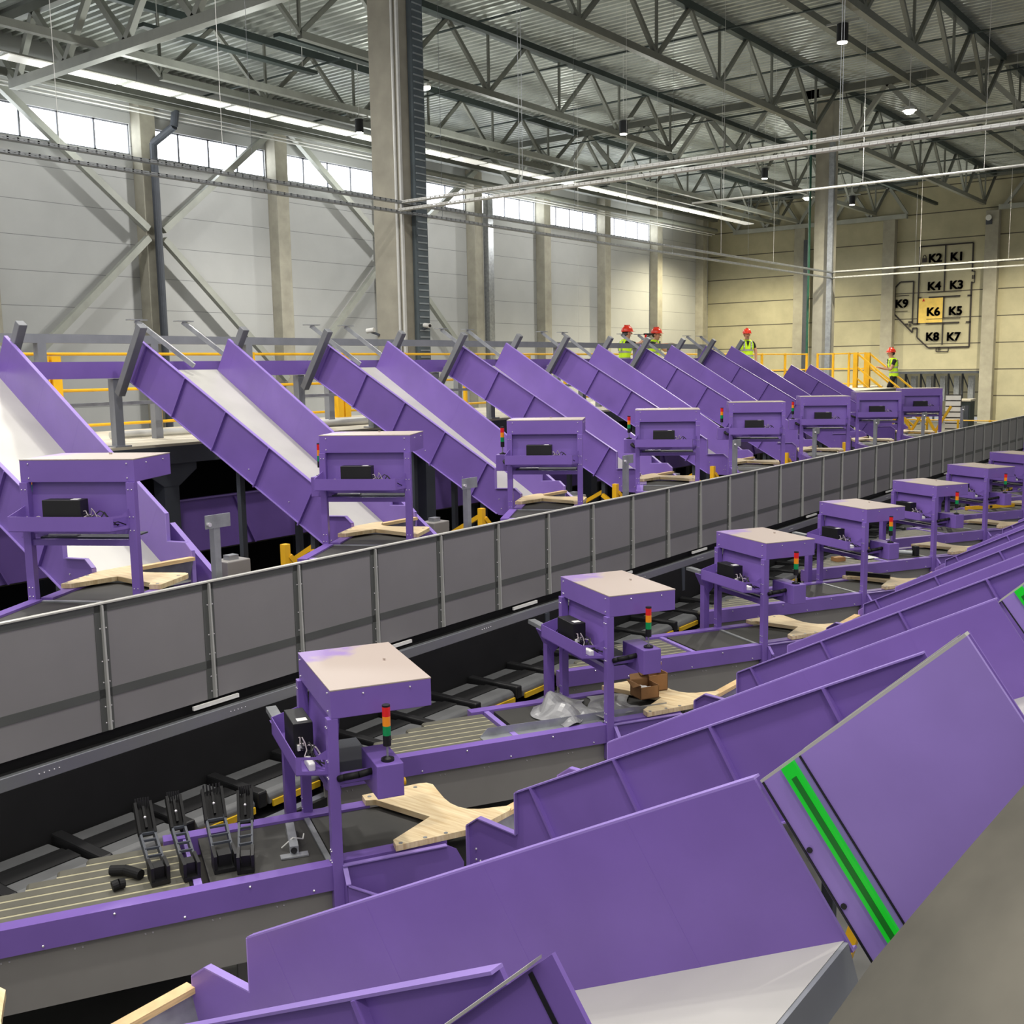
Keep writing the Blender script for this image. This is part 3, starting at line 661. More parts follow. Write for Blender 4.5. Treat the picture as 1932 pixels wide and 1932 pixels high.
# columns
def ctag(name,label,x0,x1,y0,y1,z0,z1):
    m=MB(); m.box(x0,x1,y0,y1,z0,z1); return single(name,m,'concrete',label,'column',((x0+x1)/2,(y0+y1)/2,z0),None,bevel=.02)
ctag('concrete_column','tall concrete column in the middle, nearest the camera',-16.27,-15.42,16.6,17.3,-3.6,10.08)
ctag('concrete_column','tall concrete column before the end wall, left of the wall map',-16.1,-15.45,40.6,41.25,-3.6,9.9)
for i,y in enumerate(COLY):
    ctag('concrete_column','concrete column against the window wall, %s from the left'%nth(i),-33,-32.45,y-.3,y+.3,-3.6,9.3)
for i,x in enumerate((-26.5,-21.0,-15.3,-8.2)):
    ctag('concrete_column','concrete column against the beige end wall, %s from the left'%nth(i),x-.35,x+.35,64.5,65,-3.6,8.27)
# X braces on the window wall
BR=[(22.35,4.9,16.5,9.0),(22.35,4.9,28.2,9.2),(22.35,4.6,16.5,-.2),(22.35,4.6,28.2,-.3),(34.1,5.2,28.2,9.2),(34.1,5.2,40.2,9.2),(34.1,4.9,28.2,-.3),(34.1,4.9,40.2,-.3)]
BL=['upper left of first crossing','upper right of first crossing','lower left of first crossing','lower right of first crossing','upper left of second crossing','upper right of second crossing','lower left of second crossing','lower right of second crossing']
for (y0,z0,y1,z1),l in zip(BR,BL):
    s=1 if y1>y0 else -1
    m=MB(); m.beam((-32.35,y0+.3*s,z0),(-32.35,y1-.3*s,z1),.22,.22,(1,0,0)); single('wall_brace',m,'truss_lt','grey steel wall brace, '+l+' between window wall columns','brace',(-32.35,(y0+y1)/2,(z0+z1)/2),'braces of the window wall')
# longitudinal trusses
TX=[-27.1,-21.2,-15.28,-9.5,-3.6,2.3]
for i,x in enumerate(TX):
    t=Thing('roof_truss','long grey roof truss, %s from the window wall'%nth(i),'truss',(x,34,9.3),'roof trusses running along the hall')
    for a,b in ((17.2,40.6),(41.2,64.8)):
        m=MB(); m.box(x-.10,x+.10,a,b,10.14,10.36); t.part('top_chord',m,'truss_dk')
        m=MB(); m.box(x-.09,x+.09,a+2.0,b-2.2,8.33,8.52); t.part('bottom_chord',m,'truss')
        n=6; L=(b-a-4.2)/(n-1)
        pts=[a+2.0+L*j for j in range(n)]
        tops=[a]+[p+L/2 for p in pts[:-1]]+[b]
        for j,p in enumerate(pts):
            for q in (tops[j],tops[j+1]):
                m=MB(); m.beam((x,p,8.45),(x,q,10.2),.11,.11,(1,0,0)); t.part('diagonal',m,'truss')
            m=MB(); m.beam((x,p,8.45),(x,p,10.2),.07,.07); t.part('vertical',m,'truss')
# cross girders
for i,y in enumerate((16.9,40.9,64.62)):
    t=Thing('cross_girder','pale box girder crossing the hall, %s from the camera'%nth(i) if i else 'pale box girder crossing the hall at upper left','girder',(-16,y,9.2),'cross girders')
    for a,b in ((-31.0,-16.6),(-15.1,0.6)) if i<2 else ((-31,-20),(-15,.6)):
        m=MB(); m.box(a,b,y-.13,y+.13,8.27,8.53); t.part('bottom_chord',m,'truss_lt')
        m=MB(); m.box(a-1.6,b+.5,y-.12,y+.12,10.1,10.36); t.part('top_chord',m,'truss')
        n=5; L=(b-a)/n
        for j in range(n):
            for s in (0,1):
                m=MB(); m.beam((a+L*j+(L*.1 if s==0 and j==0 else 0)+ (L if s else 0),y,8.5),(a+L*(j+.5),y,10.15),.17,.17); t.part('diagonal',m,'truss_lt')
        if a<-30: m=MB(); m.beam((a+.1,y,8.5),(a-1.4,y,10.2),.17,.17); t.part('diagonal',m,'truss_lt')
# purlin beams and eave beam
for i,(x,z,w,mt,l) in enumerate(((-32.2,9.35,.35,'truss','deep grey eave beam above the window wall'),(-26.6,8.68,.2,'truss_lt','pale roof beam running parallel to the window wall'),(-12.4,9.85,.2,'truss','slim roof beam between the trusses above the aisle'),(-18.3,8.9,.16,'truss_dk','dark sprinkler main below the roof'))):
    m=MB(); m.box(x-w/2,x+w/2,13,64.4,z-w/2,z+w/2); single('roof_beam',m,mt,l,'roof beam',(x,39,z))
for i in range(9):
    y=19.5+i*5.2
    m=MB(); m.cyl((-32.5,y,9.75),(10,y,9.75),.035,8); single('sprinkler_pipe',m,'truss_dk','thin dark sprinkler pipe crossing below the roof deck, %s from the camera'%nth(i),'pipe',(-11,y,9.75),'sprinkler branch pipes')
# light troughs / pipes along the window wall
t=Thing('light_trough','long bright cable tray with tube lights along the window wall','light trough',(-29.5,35,8.4))
m=MB(); m.box(-29.95,-29.25,13,64,8.77,8.81); t.part('tray',m,'truss_lt')
for i in range(26):
    m=MB(); m.box(-29.9,-29.3,14+i*1.93,15.7+i*1.93,8.74,8.77); t.part('tube_light',m,'tubeglow')
for j,(x,z,r,l) in enumerate(((-31.2,8.78,.13,'thick grey duct pipe under the eaves'),(-31.3,8.56,.03,'thin upper pipe under the eaves'),(-31.5,8.50,.03,'thin lower pipe under the eaves'))):
    m=MB(); m.tube([(x,13,z),(x,33,z),(x-.25,34,z-.35),(x-.25,63,z-.35)],r,10); single('eave_pipe',m,'tube_w' if j else 'truss',l,'pipe',(x,38,z))
m=MB(); m.tube([(-31.2,22.6,8.7),(-31.25,22.55,8.2),(-32.2,22.36,7.75),(-32.22,22.36,-3.6)],.13,12); single('down_pipe',m,'dark_steel','dark downpipe with bands beside the left wall column','pipe',(-32.2,23,0))
m=MB(); m.box(-32.55,-32.25,40.65,41.05,-3.6,8.0); single('down_duct',m,'galv','tall galvanised duct beside a window wall column behind the middle column','duct',(-32.4,40.85,2))
# cable trays at mid height, wrapped round the columns
def tray(label,a,b,mt='galv',w=.12):
    a=V(a);b=V(b); d=(b-a).normalized(); side=V((-d.y,d.x,0)); m=MB()
    m.beam(a,b,w,.012)
    for s in (-1,1): m.beam(a+side*s*w/2+V((0,0,.035)),b+side*s*w/2+V((0,0,.035)),.008,.02); m.beam(a+side*s*w/2+V((0,0,.005)),b+side*s*w/2+V((0,0,.005)),.008,.014)
    L=(b-a).length; n=min(int(L/.12),230)
    for i in range(n):
        p=a+d*(L*(i+.5)/n)
        for s in (-1,1): m.beam(p+side*s*w/2,p+side*s*w/2+V((0,0,.045)),.03,.008)
    t=Thing('cable_tray',label,'cable tray',(a+b)/2); t.part('channel',m,mt)
    nh=max(2,int((b-a).length/5))
    for i in range(nh):
        p=a+(b-a)*((i+.5)/nh); m=MB(); m.cyl(p,V((p.x,p.y,10.42)),.0045,6); t.part('hanger',m,'galv')
    return t
tray('upper perforated cable tray crossing the window wall',(-15.3,5.0,3.36),(-15.3,40.6,3.40),'galv')
tray('lower perforated cable tray crossing the window wall',(-15.3,5.0,3.17),(-15.3,40.6,3.19),'galv')
tray('upper pale cable tray running right from the middle column',(-15.2,16.4,3.37),(3,16.4,3.37),'tube_w')
tray('lower pale cable tray running right from the middle column',(-15.2,16.3,3.20),(3,16.3,3.20),'tube_w')
tray('upper pale cable tray running right from the far column',(-15.2,40.4,3.42),(3,40.4,3.42),'tube_w',.09)
tray('lower pale cable tray running right from the far column',(-15.2,40.4,3.20),(3,40.4,3.20),'tube_w',.09)
t=Thing('cable_ladder','dark vertical cable ladder on the middle column','cable ladder',(-15.35,17,-3.6))
m=MB(); m.box(-15.40,-15.28,16.85,17.2,-3.6,9.9); t.part('channel',m,'ladder')
for i in range(95): m=MB(); m.box(-15.282,-15.265,16.88,17.17,-3.4+i*.14,-3.37+i*.14); t.part('rung',m,'ladder_lt')
for x,y,z,l,d in ((-16.35,16.5,.86,'white security camera on the left side of the middle column',-1),(-15.12,16.95,.93,'white security camera on the right side of the middle column',1)):
    c=Thing('security_camera',l,'camera',(x,y,z)); m=MB(); m.cyl((x-.09*d,y,z-.01),(x+.09*d,y-.04,z-.03),.05,14); c.part('housing',m,'white')
    m=MB(); m.beam((x,y,z-.05),(-16.2 if d<0 else -15.42,16.6 if d<0 else 17.0,z-.12),.05); c.part('arm',m,'dark_steel')
    m=MB(); m.cyl((x+.09*d,y-.04,z-.03),(x+.10*d,y-.042,z-.031),.035,12); c.part('lens',m,'black')
c=Thing('wall_horn','small white horn lamp on a bracket on the end wall column','lamp',(-15.5,64.4,7.8)); m=MB(); m.cyl((-15.45,64.3,7.85),(-15.45,64.45,7.85),.16,16,.10); c.part('bell',m,'white'); m=MB(); m.box(-15.62,-15.3,64.44,64.5,7.5,7.8); c.part('bracket',m,'dark_steel')
m=MB(); m.box(-15.42,-15.37,16.52,16.58,-3.6,10.2); m.cyl((-15.55,16.56,-3.6),(-15.55,16.56,10.2),.03,8); single('cable_conduit',m,'tube_w','bright vertical conduit on the corner of the middle column','conduit',(-15.4,16.55,3))
m=MB(); m.box(-15.5,-15.3,40.44,40.59,-3.6,8.5); single('cable_ladder',m,'galv','pale vertical cable ladder on the far column','cable ladder',(-15.4,40.5,2))
m=MB(); m.cyl((-16.25,40.5,-3.6),(-16.25,40.5,9.5),.05,8); single('fire_pipe',m,'pipe_gr','green vertical pipe beside the far column','pipe',(-16.25,40.5,2))
m=MB(); m.box(-26.1,-25.8,64.2,64.5,-3.6,7.5); single('rain_pipe',m,'dark_steel','dark vertical pipe on the end wall','pipe',(-26,64.3,2))
t=Thing('thin_pipe','thin pale pipe crossing the hall above the far column','pipe',(-9,28.5,6.4))
m=MB(); m.cyl((-15,28.5,4.66),(3,28.5,4.62),.03,8); t.part('tube',m,'tube_w')
for x in (-14,-10,-7,-1): m=MB(); m.cyl((x,28.5,4.64),(x,28.5,10.42),.006,6); t.part('hanger',m,'tube_w')
# thin suspension wires
WI=[(-14.5,24,3.4),(-15.3,27,3.4),(-15.3,31,3.4),(-15.3,35,3.4),(-12,40.4,3.4),(-9,40.4,3.4),(-6,40.4,3.4),(-15.3,9,3.4),(-15.3,12,3.4),(-20,30,.5),(-24,26,.2)]
for i,(x,y,z) in enumerate(WI):
    m=MB(); m.cyl((x,y,z),(x,y,10.42),.0045,6); single('hanging_wire',m,'tube_w','thin pale suspension wire hanging from the roof','wire',(x,y,z),'suspension wires')
# unlit heaters / radiant strips hung at upper left
for i,(x,y,l) in enumerate(((-25,20.2,'left'),(-23,23.0,'right'))):
    t=Thing('strip_heater','dark strip heater hanging below the roof at upper left, %s one'%l,'heater',(x,y,9))
    m=MB(); m.box(x-.12,x+.12,y-3,y+3,8.9,9.0); t.part('reflector',m,'truss_dk')
    for dy in (-2.5,2.5):
        m=MB(); m.cyl((x,y+dy,9.0),(x,y+dy,10.4),.012,6); t.part('hanger',m,'tube_w')
# pendant lamps
def pendant(x,y,z,label,on=False):
    t=Thing('pendant_lamp',label,'lamp',(x,y,z),None)
    m=MB(); m.cyl((x,y,z),(x,y,z+.42),.14,18); t.part('housing',m,'black')
    m=MB(); m.cyl((x,y,z-.02),(x,y,z),.12,18); t.part('diffuser',m,'lampglow')
    m=MB(); m.cyl((x,y,z+.42),(x,y,10.4),.01,6); t.part('wire',m,'tube_w')
    m=MB(); m.beam((x-.4,y,z+.46),(x+.4,y,z+.46),.05); t.part('bracket',m,'truss_lt')
pendant(-9.9,26.5,7.73,'black cylinder pendant lamp high above the aisle at upper right')
pendant(-19.46,32,7.79,'black cylinder pendant lamp in the centre of the roof')
pendant(-19.7,44,7.88,'black cylinder pendant lamp left of the far column')
pendant(-19.1,53,7.70,'small black pendant lamp right of the far column before the end wall')
pendant(-26,26,7.80,'black cylinder pendant lamp under the light trough left of the middle column')
def flood(x,y,z,label):
    t=Thing('flood_lamp',label,'lamp',(x,y,z))
    m=MB(); m.cyl((x,y,z),(x,y,z+.12),.24,20,.16); t.part('housing',m,'white')
    m=MB(); m.ball((x,y,z-.02),.17,2,(1,1,.6)); t.part('bulb',m,'lampglow',smooth=True)
    m=MB(); m.cyl((x,y,z+.12),(x,y,10.4),.015,6); t.part('rod',m,'tube_w')
flood(-11.5,37,8.2,'lit warm flood lamp glowing under the roof at right')
flood(-20.2,50,7.8,'lit flood lamp just left of the far column')
t=Thing('tube_lamp','lit tube lamp right of the middle column','lamp',(-22.3,25,8.35))
m=MB(); m.box(-22.6,-22.0,24.9,25.1,8.42,8.5); t.part('housing',m,'white')
m=MB(); m.cyl((-22.3,25,8.5),(-22.3,25,10.42),.01,6); t.part('hanger',m,'tube_w')
m=MB(); m.cyl((-22.6,25,8.38),(-22.0,25,8.38),.06,12); t.part('tube',m,'lampglow')
# ------------------------------------------------------------------ loose items on the near conveyors
TK=lambda k:(lambda u,v,z:Tn(u,v,z)+V((0,k*P,0)))
T0,T1,T3,T4,T6=TK(0),TK(1),TK(3),TK(4),TK(6)
zb=-.955
for i,(a,b,lw) in enumerate((((-.85,.60),(-.90,.18),.09),((-.70,.62),(-.74,.16),.08),((-.53,.60),(-.535,.14),.12),((-.44,.655),(-.37,.24),.085))):
    t=Thing('cable_chain_bracket','black cable chain bracket leaning on the nearest conveyor, %s from the left'%nth(i),'bracket',T0(a[0],a[1],zb),'black brackets on the nearest conveyor')
    pt=lambda s,z:T0(a[0]+(b[0]-a[0])*s,a[1]+(b[1]-a[1])*s,zb+z)
    up=(0,0,1)
    D_=T0(.5*lw*.85,0,0)-T0(0,0,0)
    m=MB(); m.beam(pt(0,.012),pt(.26,.012),lw,.02); m.beam(pt(0,.05)-D_,pt(.26,.06)-D_,.016,.095); m.beam(pt(0,.05)+D_,pt(.26,.06)+D_,.016,.095); m.beam(pt(.08,.05),pt(.22,.055),lw*.55,.07); t.part('foot_block',m,'black')
    m=MB()
    for s in (-1,1):
        d=T0(.5*lw*s*.8,0,0)-T0(0,0,0); m.beam(pt(.2,.06)+d,pt(.78,.15)+d,.012,.05)
    for q in (.32,.45,.6,.72): 
        d=T0(.5*lw*.8,0,0)-T0(0,0,0); m.beam(pt(q,.06+.15*q*.9)-d,pt(q,.06+.15*q*.9)+d,.012,.012)
    t.part('chain_side',m,'dark_steel')
    m=MB(); m.beam(pt(.76,.135),pt(1.0,.255),lw*.85,.012); m.beam(pt(.74,.15)-D_,pt(1.0,.28)-D_,.014,.055); m.beam(pt(.74,.15)+D_,pt(1.0,.28)+D_,.014,.055); m.beam(pt(.8,.17),pt(.98,.26),.012,.045); t.part('head_block',m,'black_rub')
    for j in range(6): m=MB(); m.cyl(pt(.97,.26)+(T0(lw*(j-2.5)/7,0,0)-T0(0,0,0)),pt(1.0,.31)+(T0(lw*(j-2.5)/7,0,0)-T0(0,0,0)),.005,6); t.part('pin',m,'black')
    m=MB(); m.ball(pt(.85,.225),.009,1); t.part('rivet',m,'bolt')
for (a,b,c),l in ((((-1.08,.375),(-1.01,.41),(-.94,.49)),'longer black foam tube lying on the strip belts'),(((-1.08,.563),(-1.05,.556),(-1.023,.547)),'short black foam tube lying on the strip belts')):
    m=MB(); m.tube([T0(*a,zb+.026),T0(*b,zb+.03),T0(*c,zb+.026)],.026,14); single('foam_tube',m,'black_rub',l,'tube',T0(*a,zb),None)
t=Thing('square_tube_bracket','grey square tube with foot plate and tie lying on the nearest belt','bracket',T0(-.15,.4,zb))
m=MB(); m.beam(T0(-.135,.24,zb+.03),T0(-.17,.55,zb+.03),.045); t.part('tube',m,'galv')
m=MB(); m.beam(T0(-.245,.555,zb+.006),T0(-.10,.565,zb+.006),.05,.008); t.part('foot_plate',m,'galv')
m=MB(); m.cyl(T0(-.172,.552,zb+.03),T0(-.173,.556,zb+.03),.018,8); t.part('tube_mouth',m,'black')
m=MB(); m.tube([T0(-.22,.45,zb+.01),T0(-.16,.46,zb+.06),T0(-.10,.43,zb+.03),T0(-.09,.41,zb+.05)],.004,6); t.part('tie',m,'tube_w')
def sheet(T,u0,u1,v0,v1,seed,amp,label):
    r=random.Random(seed); m=MB(); n=18; g=[]
    ph=[r.random()*6 for _ in range(6)]
    for i in range(n+1):
        row=[]
        for j in range(n+1):
            s,q=i/n,j/n
            z=amp*(abs(math.sin(s*5+ph[0]+q*3))*.6+abs(math.sin(q*7+ph[1]-s*4))*.4)*math.sin(min(1,max(0.02,s*1.3))*PI*.9)*(.4+.6*math.sin(q*PI))+.003
            sh=.06*math.sin(q*6+ph[2])
            row.append(m.b.verts.new(T(u0+(u1-u0)*s+sh,v0+(v1-v0)*q+.05*math.sin(s*7+ph[3]),zb+z)))
        g.append(row)
    for i in range(n):
        for j in range(n): m.b.faces.new([g[i][j],g[i+1][j],g[i+1][j+1],g[i][j+1]])
    o=single('plastic_sheet',m,'film',label,'plastic sheet',T((u0+u1)/2,(v0+v1)/2,zb)); so=o.modifiers.new('s','SOLIDIFY'); so.thickness=.003
    return o
sheet(T1,-.36,.06,.13,.66,4,.16,'crumpled grey plastic sheet on the belt of the second near conveyor')
sheet(T1,.10,.42,.14,.60,9,.07,'folded grey plastic sheet beside the cardboard boxes')
def carton(T,u0,u1,v0,v1,h,label,fill):
    t=Thing('cardboard_box',label,'box',T((u0+u1)/2,(v0+v1)/2,zb+.005)); w=.006; z0=zb+.004 if u0<.3 else zb+.055
    m=MB(); m.box(u0,u1,v0,v1,z0,z0+w,T); m.box(u0,u0+w,v0,v1,z0,z0+h,T); m.box(u1-w,u1,v0,v1,z0,z0+h*.9,T); m.box(u0,u1,v0,v0+w,z0,z0+h,T); m.box(u0,u1,v1-w,v1,z0,z0+h*.85,T); t.part('body',m,'card')
    m=MB(); m.prism([T(u0,v0,z0+h),T(u1,v0,z0+h),T(u1-.02,v0-.05,z0+h+.03),T(u0+.02,v0-.05,z0+h+.03)],(0,0,.004)); m.prism([T(u0,v0,z0+h),T(u0,v1,z0+h),T(u0-.05,v1-.03,z0+h-.02),T(u0-.05,v0+.03,z0+h+.02)],(0,0,.004)); t.part('flap',m,'card')
    if fill:
        m=MB()
        for i in range(14):
            r=random.Random(i); m.ball(T(u0+.03+(u1-u0-.06)*r.random(),v0+.03+(v1-v0-.06)*r.random(),z0+h*.62),.018,1,(1.3,1,.6))
        t.part('contents',m,'white')
carton(T1,.57,.74,.20,.36,.15,'taller open cardboard box on the plywood table, the rear one of two',False)
carton(T1,.42,.58,.34,.50,.11,'open cardboard box with white bags inside, the front one of two',True)
m=MB(); m.prism([T1(-.92,.60,zb),T1(.56,.64,zb),T1(.56,.69,zb),T1(-.92,.69,zb)],(0,0,.005)); m.prism([T1(-.92,.60,zb),T1(.56,.64,zb),T1(.56,.64,zb+.06),T1(-.86,.60,zb+.06)],T1(0,.004,0)-T1(0,0,0)); single('angle_profile',m,'galv','long grey angle profile lying along the second near conveyor','profile',T1(-.2,.64,zb))
m=MB(); m.beam(T3(.40,.02,-.88),T3(.70,.42,-.88),.05,.045); single('black_bar',m,'black_rub','long black foam bar lying on a plywood table in the near row','bar',T3(.5,.2,-.9))
t=Thing('cardboard_box','small closed brown box lying on strip belts in the near row','box',T4(-1.2,.36,zb)); m=MB(); m.box(-1.26,-1.12,.30,.42,zb,zb+.05,T4); t.part('body',m,'card'); m=MB(); m.box(-1.26,-1.12,.35,.37,zb+.05,zb+.052,T4); t.part('tape',m,'wood_edge')
m=MB(); m.prism([T4(-.98,.22,zb+.006),T4(-.62,.20,zb+.006),T4(-.58,.46,zb+.006),T4(-.90,.50,zb+.012)],(0,0,.004)); single('paper_sheet',m,'white','white paper sheet lying beside the small brown box','paper',T4(-.8,.35,zb))
t=Thing('hand_tool','black hand tool with pale barrel on a near conveyor','tool',T4(-.15,.45,zb)); m=MB(); m.cyl(T4(-.26,.34,zb+.04),T4(-.10,.52,zb+.04),.032,12); t.part('barrel',m,'galv'); m=MB(); m.box(-.10,-.04,.50,.58,zb,zb+.13,T4); t.part('grip',m,'black',bevel=.006)
t=Thing('spirit_level','long yellow spirit level lying on a far conveyor of the near row','level',T6(-.2,.3,zb)); m=MB(); m.beam(T6(-.74,.22,zb+.03),T6(.30,.30,zb+.03),.03,.06); t.part('body',m,'yellow'); m=MB(); m.beam(T6(-.24,.257,zb+.03),T6(-.18,.262,zb+.03),.034,.04); t.part('vial',m,'black')
# ------------------------------------------------------------------ things on the platform
m=MB(); m.cyl((-11.6,5.2,-.74),(-11.6,7.0,-.74),.055,14); single('pale_pipe',m,'tube_w','pale wrapped pipe lying on the platform deck at left','pipe',(-11.6,6,-.8))
m=MB(); m.cyl((-11.9,7.4,-.75),(-11.7,9.3,-.75),.045,14); single('pale_pipe',m,'tube_w','pale pipe lying behind the second long chute','pipe',(-11.8,8.4,-.8))
for i in range(3):
    m=MB(); m.cyl((-11.7+i*.16,10.2,-.75),(-11.5+i*.16,12.2,-.75),.05,14); single('pale_pipe',m,'tube_w','pale pipe of the group of three behind the third chute, %s from the edge'%nth(i),'pipe',(-11.6+i*.16,11.2,-.8),'three pipes on the platform')
m=MB()
for i in range(9):
    r=random.Random(i+40); m.ball((-12.4+.3*r.random(),6.0+.7*r.random(),-.66+.1*r.random()),.14,2,(1,1.1,.8))
single('plastic_bag',m,'bag','blue white plastic bag heap on the platform at left','bag',(-12.3,6.35,-.8),None,smooth=True)
m=MB()
for i in range(6):
    r=random.Random(i+60); m.ball((-11.5+.25*r.random(),12.1+.4*r.random(),-.68+.1*r.random()),.12,2,(1,1.1,.8))
single('plastic_bag',m,'bag','small plastic bag heap on the platform behind the third chute','bag',(-11.4,12.3,-.8),None,smooth=True)
m=MB(); m.box(-12.75,-12.6,4.6,6.2,-.62,-.50); m.box(-12.72,-12.63,4.7,4.8,-.8,-.62); m.box(-12.72,-12.63,6.0,6.1,-.8,-.62); single('purple_bar',m,'purple','purple channel resting on the platform at left','bar',(-12.68,5.4,-.8))
# things beyond the end of the far row
for i,x in enumerate((-9.0,-8.4,-7.8)):
    t=Thing('yellow_trestle','yellow trestle frame beyond the last far canopy, %s from the left'%nth(i),'trestle',(x,28,-2.2))
    m=MB(); m.beam((x-.35,28,-1.15),(x+.3,28,-2.3),.06); t.part('leg',m,'yellow')
    m=MB(); m.beam((x+.35,28.1,-1.15),(x-.3,28.1,-2.3),.06); t.part('leg',m,'yellow')
t=Thing('slatted_screen','white slatted screen standing beyond the last far canopy','screen',(-9.6,37.2,-2)); m=MB(); m.box(-9.98,-9.5,37,37.08,-3.6,-1.12); t.part('backing',m,'signblack'); 
m=MB()
for i in range(13): m.box(-9.98,-9.5,36.95,37.0,-3.55+i*.187,-3.40+i*.187)
t.part('slats',m,'white')
t=Thing('glazed_cabinet','dark glazed cabinet beside the white slatted panel','cabinet',(-10.2,40,-2)); m=MB(); m.box(-10.5,-9.95,40,40.6,-3.6,-1.45); t.part('body',m,'truss_dk'); m=MB(); m.box(-10.46,-10.0,39.98,40.0,-2.4,-1.6); t.part('door',m,'dark_steel'); m=MB(); m.box(-10.52,-9.93,39.95,40.65,-1.45,-1.38); t.part('top',m,'mezz')
for i,x in enumerate((-20.0,-19.1,-18.3,-17.5,-16.7)):
    t=Thing('storage_rack','grey storage rack frame in the end wall opening, %s from the left'%nth(i),'rack',(x,66.5,-3)); m=MB(); m.box(x-.38,x-.3,66.4,66.6,-3.6,-.75); t.part('upright',m,'dark_steel'); m=MB(); m.box(x+.0,x+.3,66.4,66.8,-2.4,-.9); t.part('load',m,'galv'); m=MB(); m.beam((x-.34,66.5,-.8),(x+.3,66.5,-2.4),.06); t.part('brace',m,'dark_steel')
# ------------------------------------------------------------------ painted wall map
YW=64.92
def wp(px,py): # sign coordinates measured on the wall: metres from its upper left corner
    return (px,py)
X0,Z0=-19.30,6.62; sx=2.95/100; sz=5.85/191
sg_=Thing('wall_map','black painted floor map with K1 to K9 on the end wall','wall map',(X0+1.4,YW,Z0-3))
mm=MB()
def ln(a,b,w=.085):
    (x0,y0),(x1,y1)=a,b; f=lambda x,y:V((X0+x*sx,YW,Z0-y*sz)); mm.beam(f(x0,y0),f(x1,y1),w,.012,(0,1,0))
R=100
ln((0,0),(R,0)); ln((0,0),(0,146)); ln((R,0),(R,52)); ln((R,71),(R,191)); ln((22,191),(R,191)); ln((0,153),(0,171)); ln((0,171),(22,191)); ln((-9,153),(0,153)); ln((-9,153),(-9,160))
ln((49,0),(49,52),.08); ln((49,52),(49,86),.08); ln((49,96),(49,136),.08); ln((49,146),(49,186),.08)
ln((20,96),(80,96)); ln((-1,96),(6,96)); ln((93,96),(101,96)); ln((16,145),(80,145)); ln((-9,145),(4,145)); ln((92,145),(101,145))
for a,b in (((17,87),(82,87)),((17,137),(82,137)),((-46,90),(-18,90)),((-46,120),(-20,120))): ln(a,b,.035)
ln((-10,64),(-10,145)); ln((-36,64),(-10,64)); ln((-36,64),(-46,74)); ln((-46,74),(-46,125)); ln((-46,125),(-9,162)); ln((-24,145),(-18,145)); ln((-18,141),(-10,141))
ln((R,52),(R+5,52),.05); ln((R+5,52),(R+5,73),.05); ln((R+5,73),(R,73),.05); ln((38,191),(38,199),.05); ln((38,199),(61,199),.05); ln((61,199),(61,191),.05)
for x,y in ((-16,147),(-13,147),(R+1,62),(R+3.5,62),(42,193),(45,193)): ln((x,y-3),(x,y+4),.05)
sg_.part('map_lines',mm,'signblack')
mm=MB(); f=lambda x,y:V((X0+x*sx,YW+.006,Z0-y*sz)); mm.prism([f(1.5,97),f(47.5,97),f(47.5,144),f(1.5,144)],(0,-.006,0)); sg_.part('yellow_field',mm,'mapyellow')
mm=MB(); f=lambda x,y:V((X0+x*sx,YW-.005,Z0-y*sz)); mm.prism([f(8,103),f(13,103),f(10.5,97)],(0,-.006,0)); sg_.part('red_arrow',mm,'signred')
mm=MB(); mm.prism([f(5,22),f(14,22),f(14,30),f(5,30)],(0,-.008,0)); 
for i in range(10):
    a0,a1=PI*i/10,PI*(i+1)/10; mm.beam(f(9.5-3*math.cos(a0),22-5.5*math.sin(a0)),f(9.5-3*math.cos(a1),22-5.5*math.sin(a1)),.05,.012,(0,1,0))
sg_.part('padlock_symbol',mm,'signblack')
def text3d(s,x,y,size,name):
    cu=bpy.data.curves.new('t','FONT'); cu.body=s; cu.size=size; cu.offset=.012; cu.extrude=.006; cu.align_x='CENTER'; cu.align_y='CENTER'
    o=bpy.data.objects.new('t',cu); C.objects.link(o); dg=bpy.context.evaluated_depsgraph_get(); me=bpy.data.meshes.new_from_object(o.evaluated_get(dg)); bpy.data.objects.remove(o)
    mt=Matrix.Translation(f(x,y)+V((0,-.012,0)))@Matrix.Rotation(PI/2,4,'X'); me.transform(mt); me.transform(Matrix.Translation(-sg_.loc)); bq=bmesh.new(); bq.from_mesh(me); src=me.copy()
    for dx,dz in ((.022,0),(-.022,0),(0,.015),(0,-.015)): sc=src.copy(); sc.transform(Matrix.Translation((dx,-.001,dz))); bq.from_mesh(sc)
    bq.to_mesh(me); bq.free(); me.materials.clear(); me.materials.append(M['signblack'])
    q=bpy.data.objects.new(name,me); C.objects.link(q); q.parent=sg_.o
for s,x,y in (('K2',30,24),('K1',71,24),('K4',30,76),('K3',72,76),('K6',30,124),('K5',72,124),('K8',30,171),('K7',70,172),('K9',-32,106)): text3d(s,x,y,.66,'room_code')
bo_=Thing('wall_lettering','black letters Bo on the window wall seen under the second long chute','lettering',(-32.98,30.5,0))
cu=bpy.data.curves.new('t','FONT'); cu.body='Bo'; cu.size=.27; cu.offset=.006; cu.extrude=.004
o=bpy.data.objects.new('t',cu); C.objects.link(o); me=bpy.data.meshes.new_from_object(o.evaluated_get(bpy.context.evaluated_depsgraph_get())); bpy.data.objects.remove(o)
me.transform(Matrix.Translation(V((-32.98,30.55,-.63)))@Matrix.Rotation(PI/2,4,'Z')@Matrix.Rotation(PI/2,4,'X')); me.transform(Matrix.Translation(-bo_.loc)); me.materials.clear(); me.materials.append(M['signblack'])
q=bpy.data.objects.new('letters',me); C.objects.link(q); q.parent=bo_.o
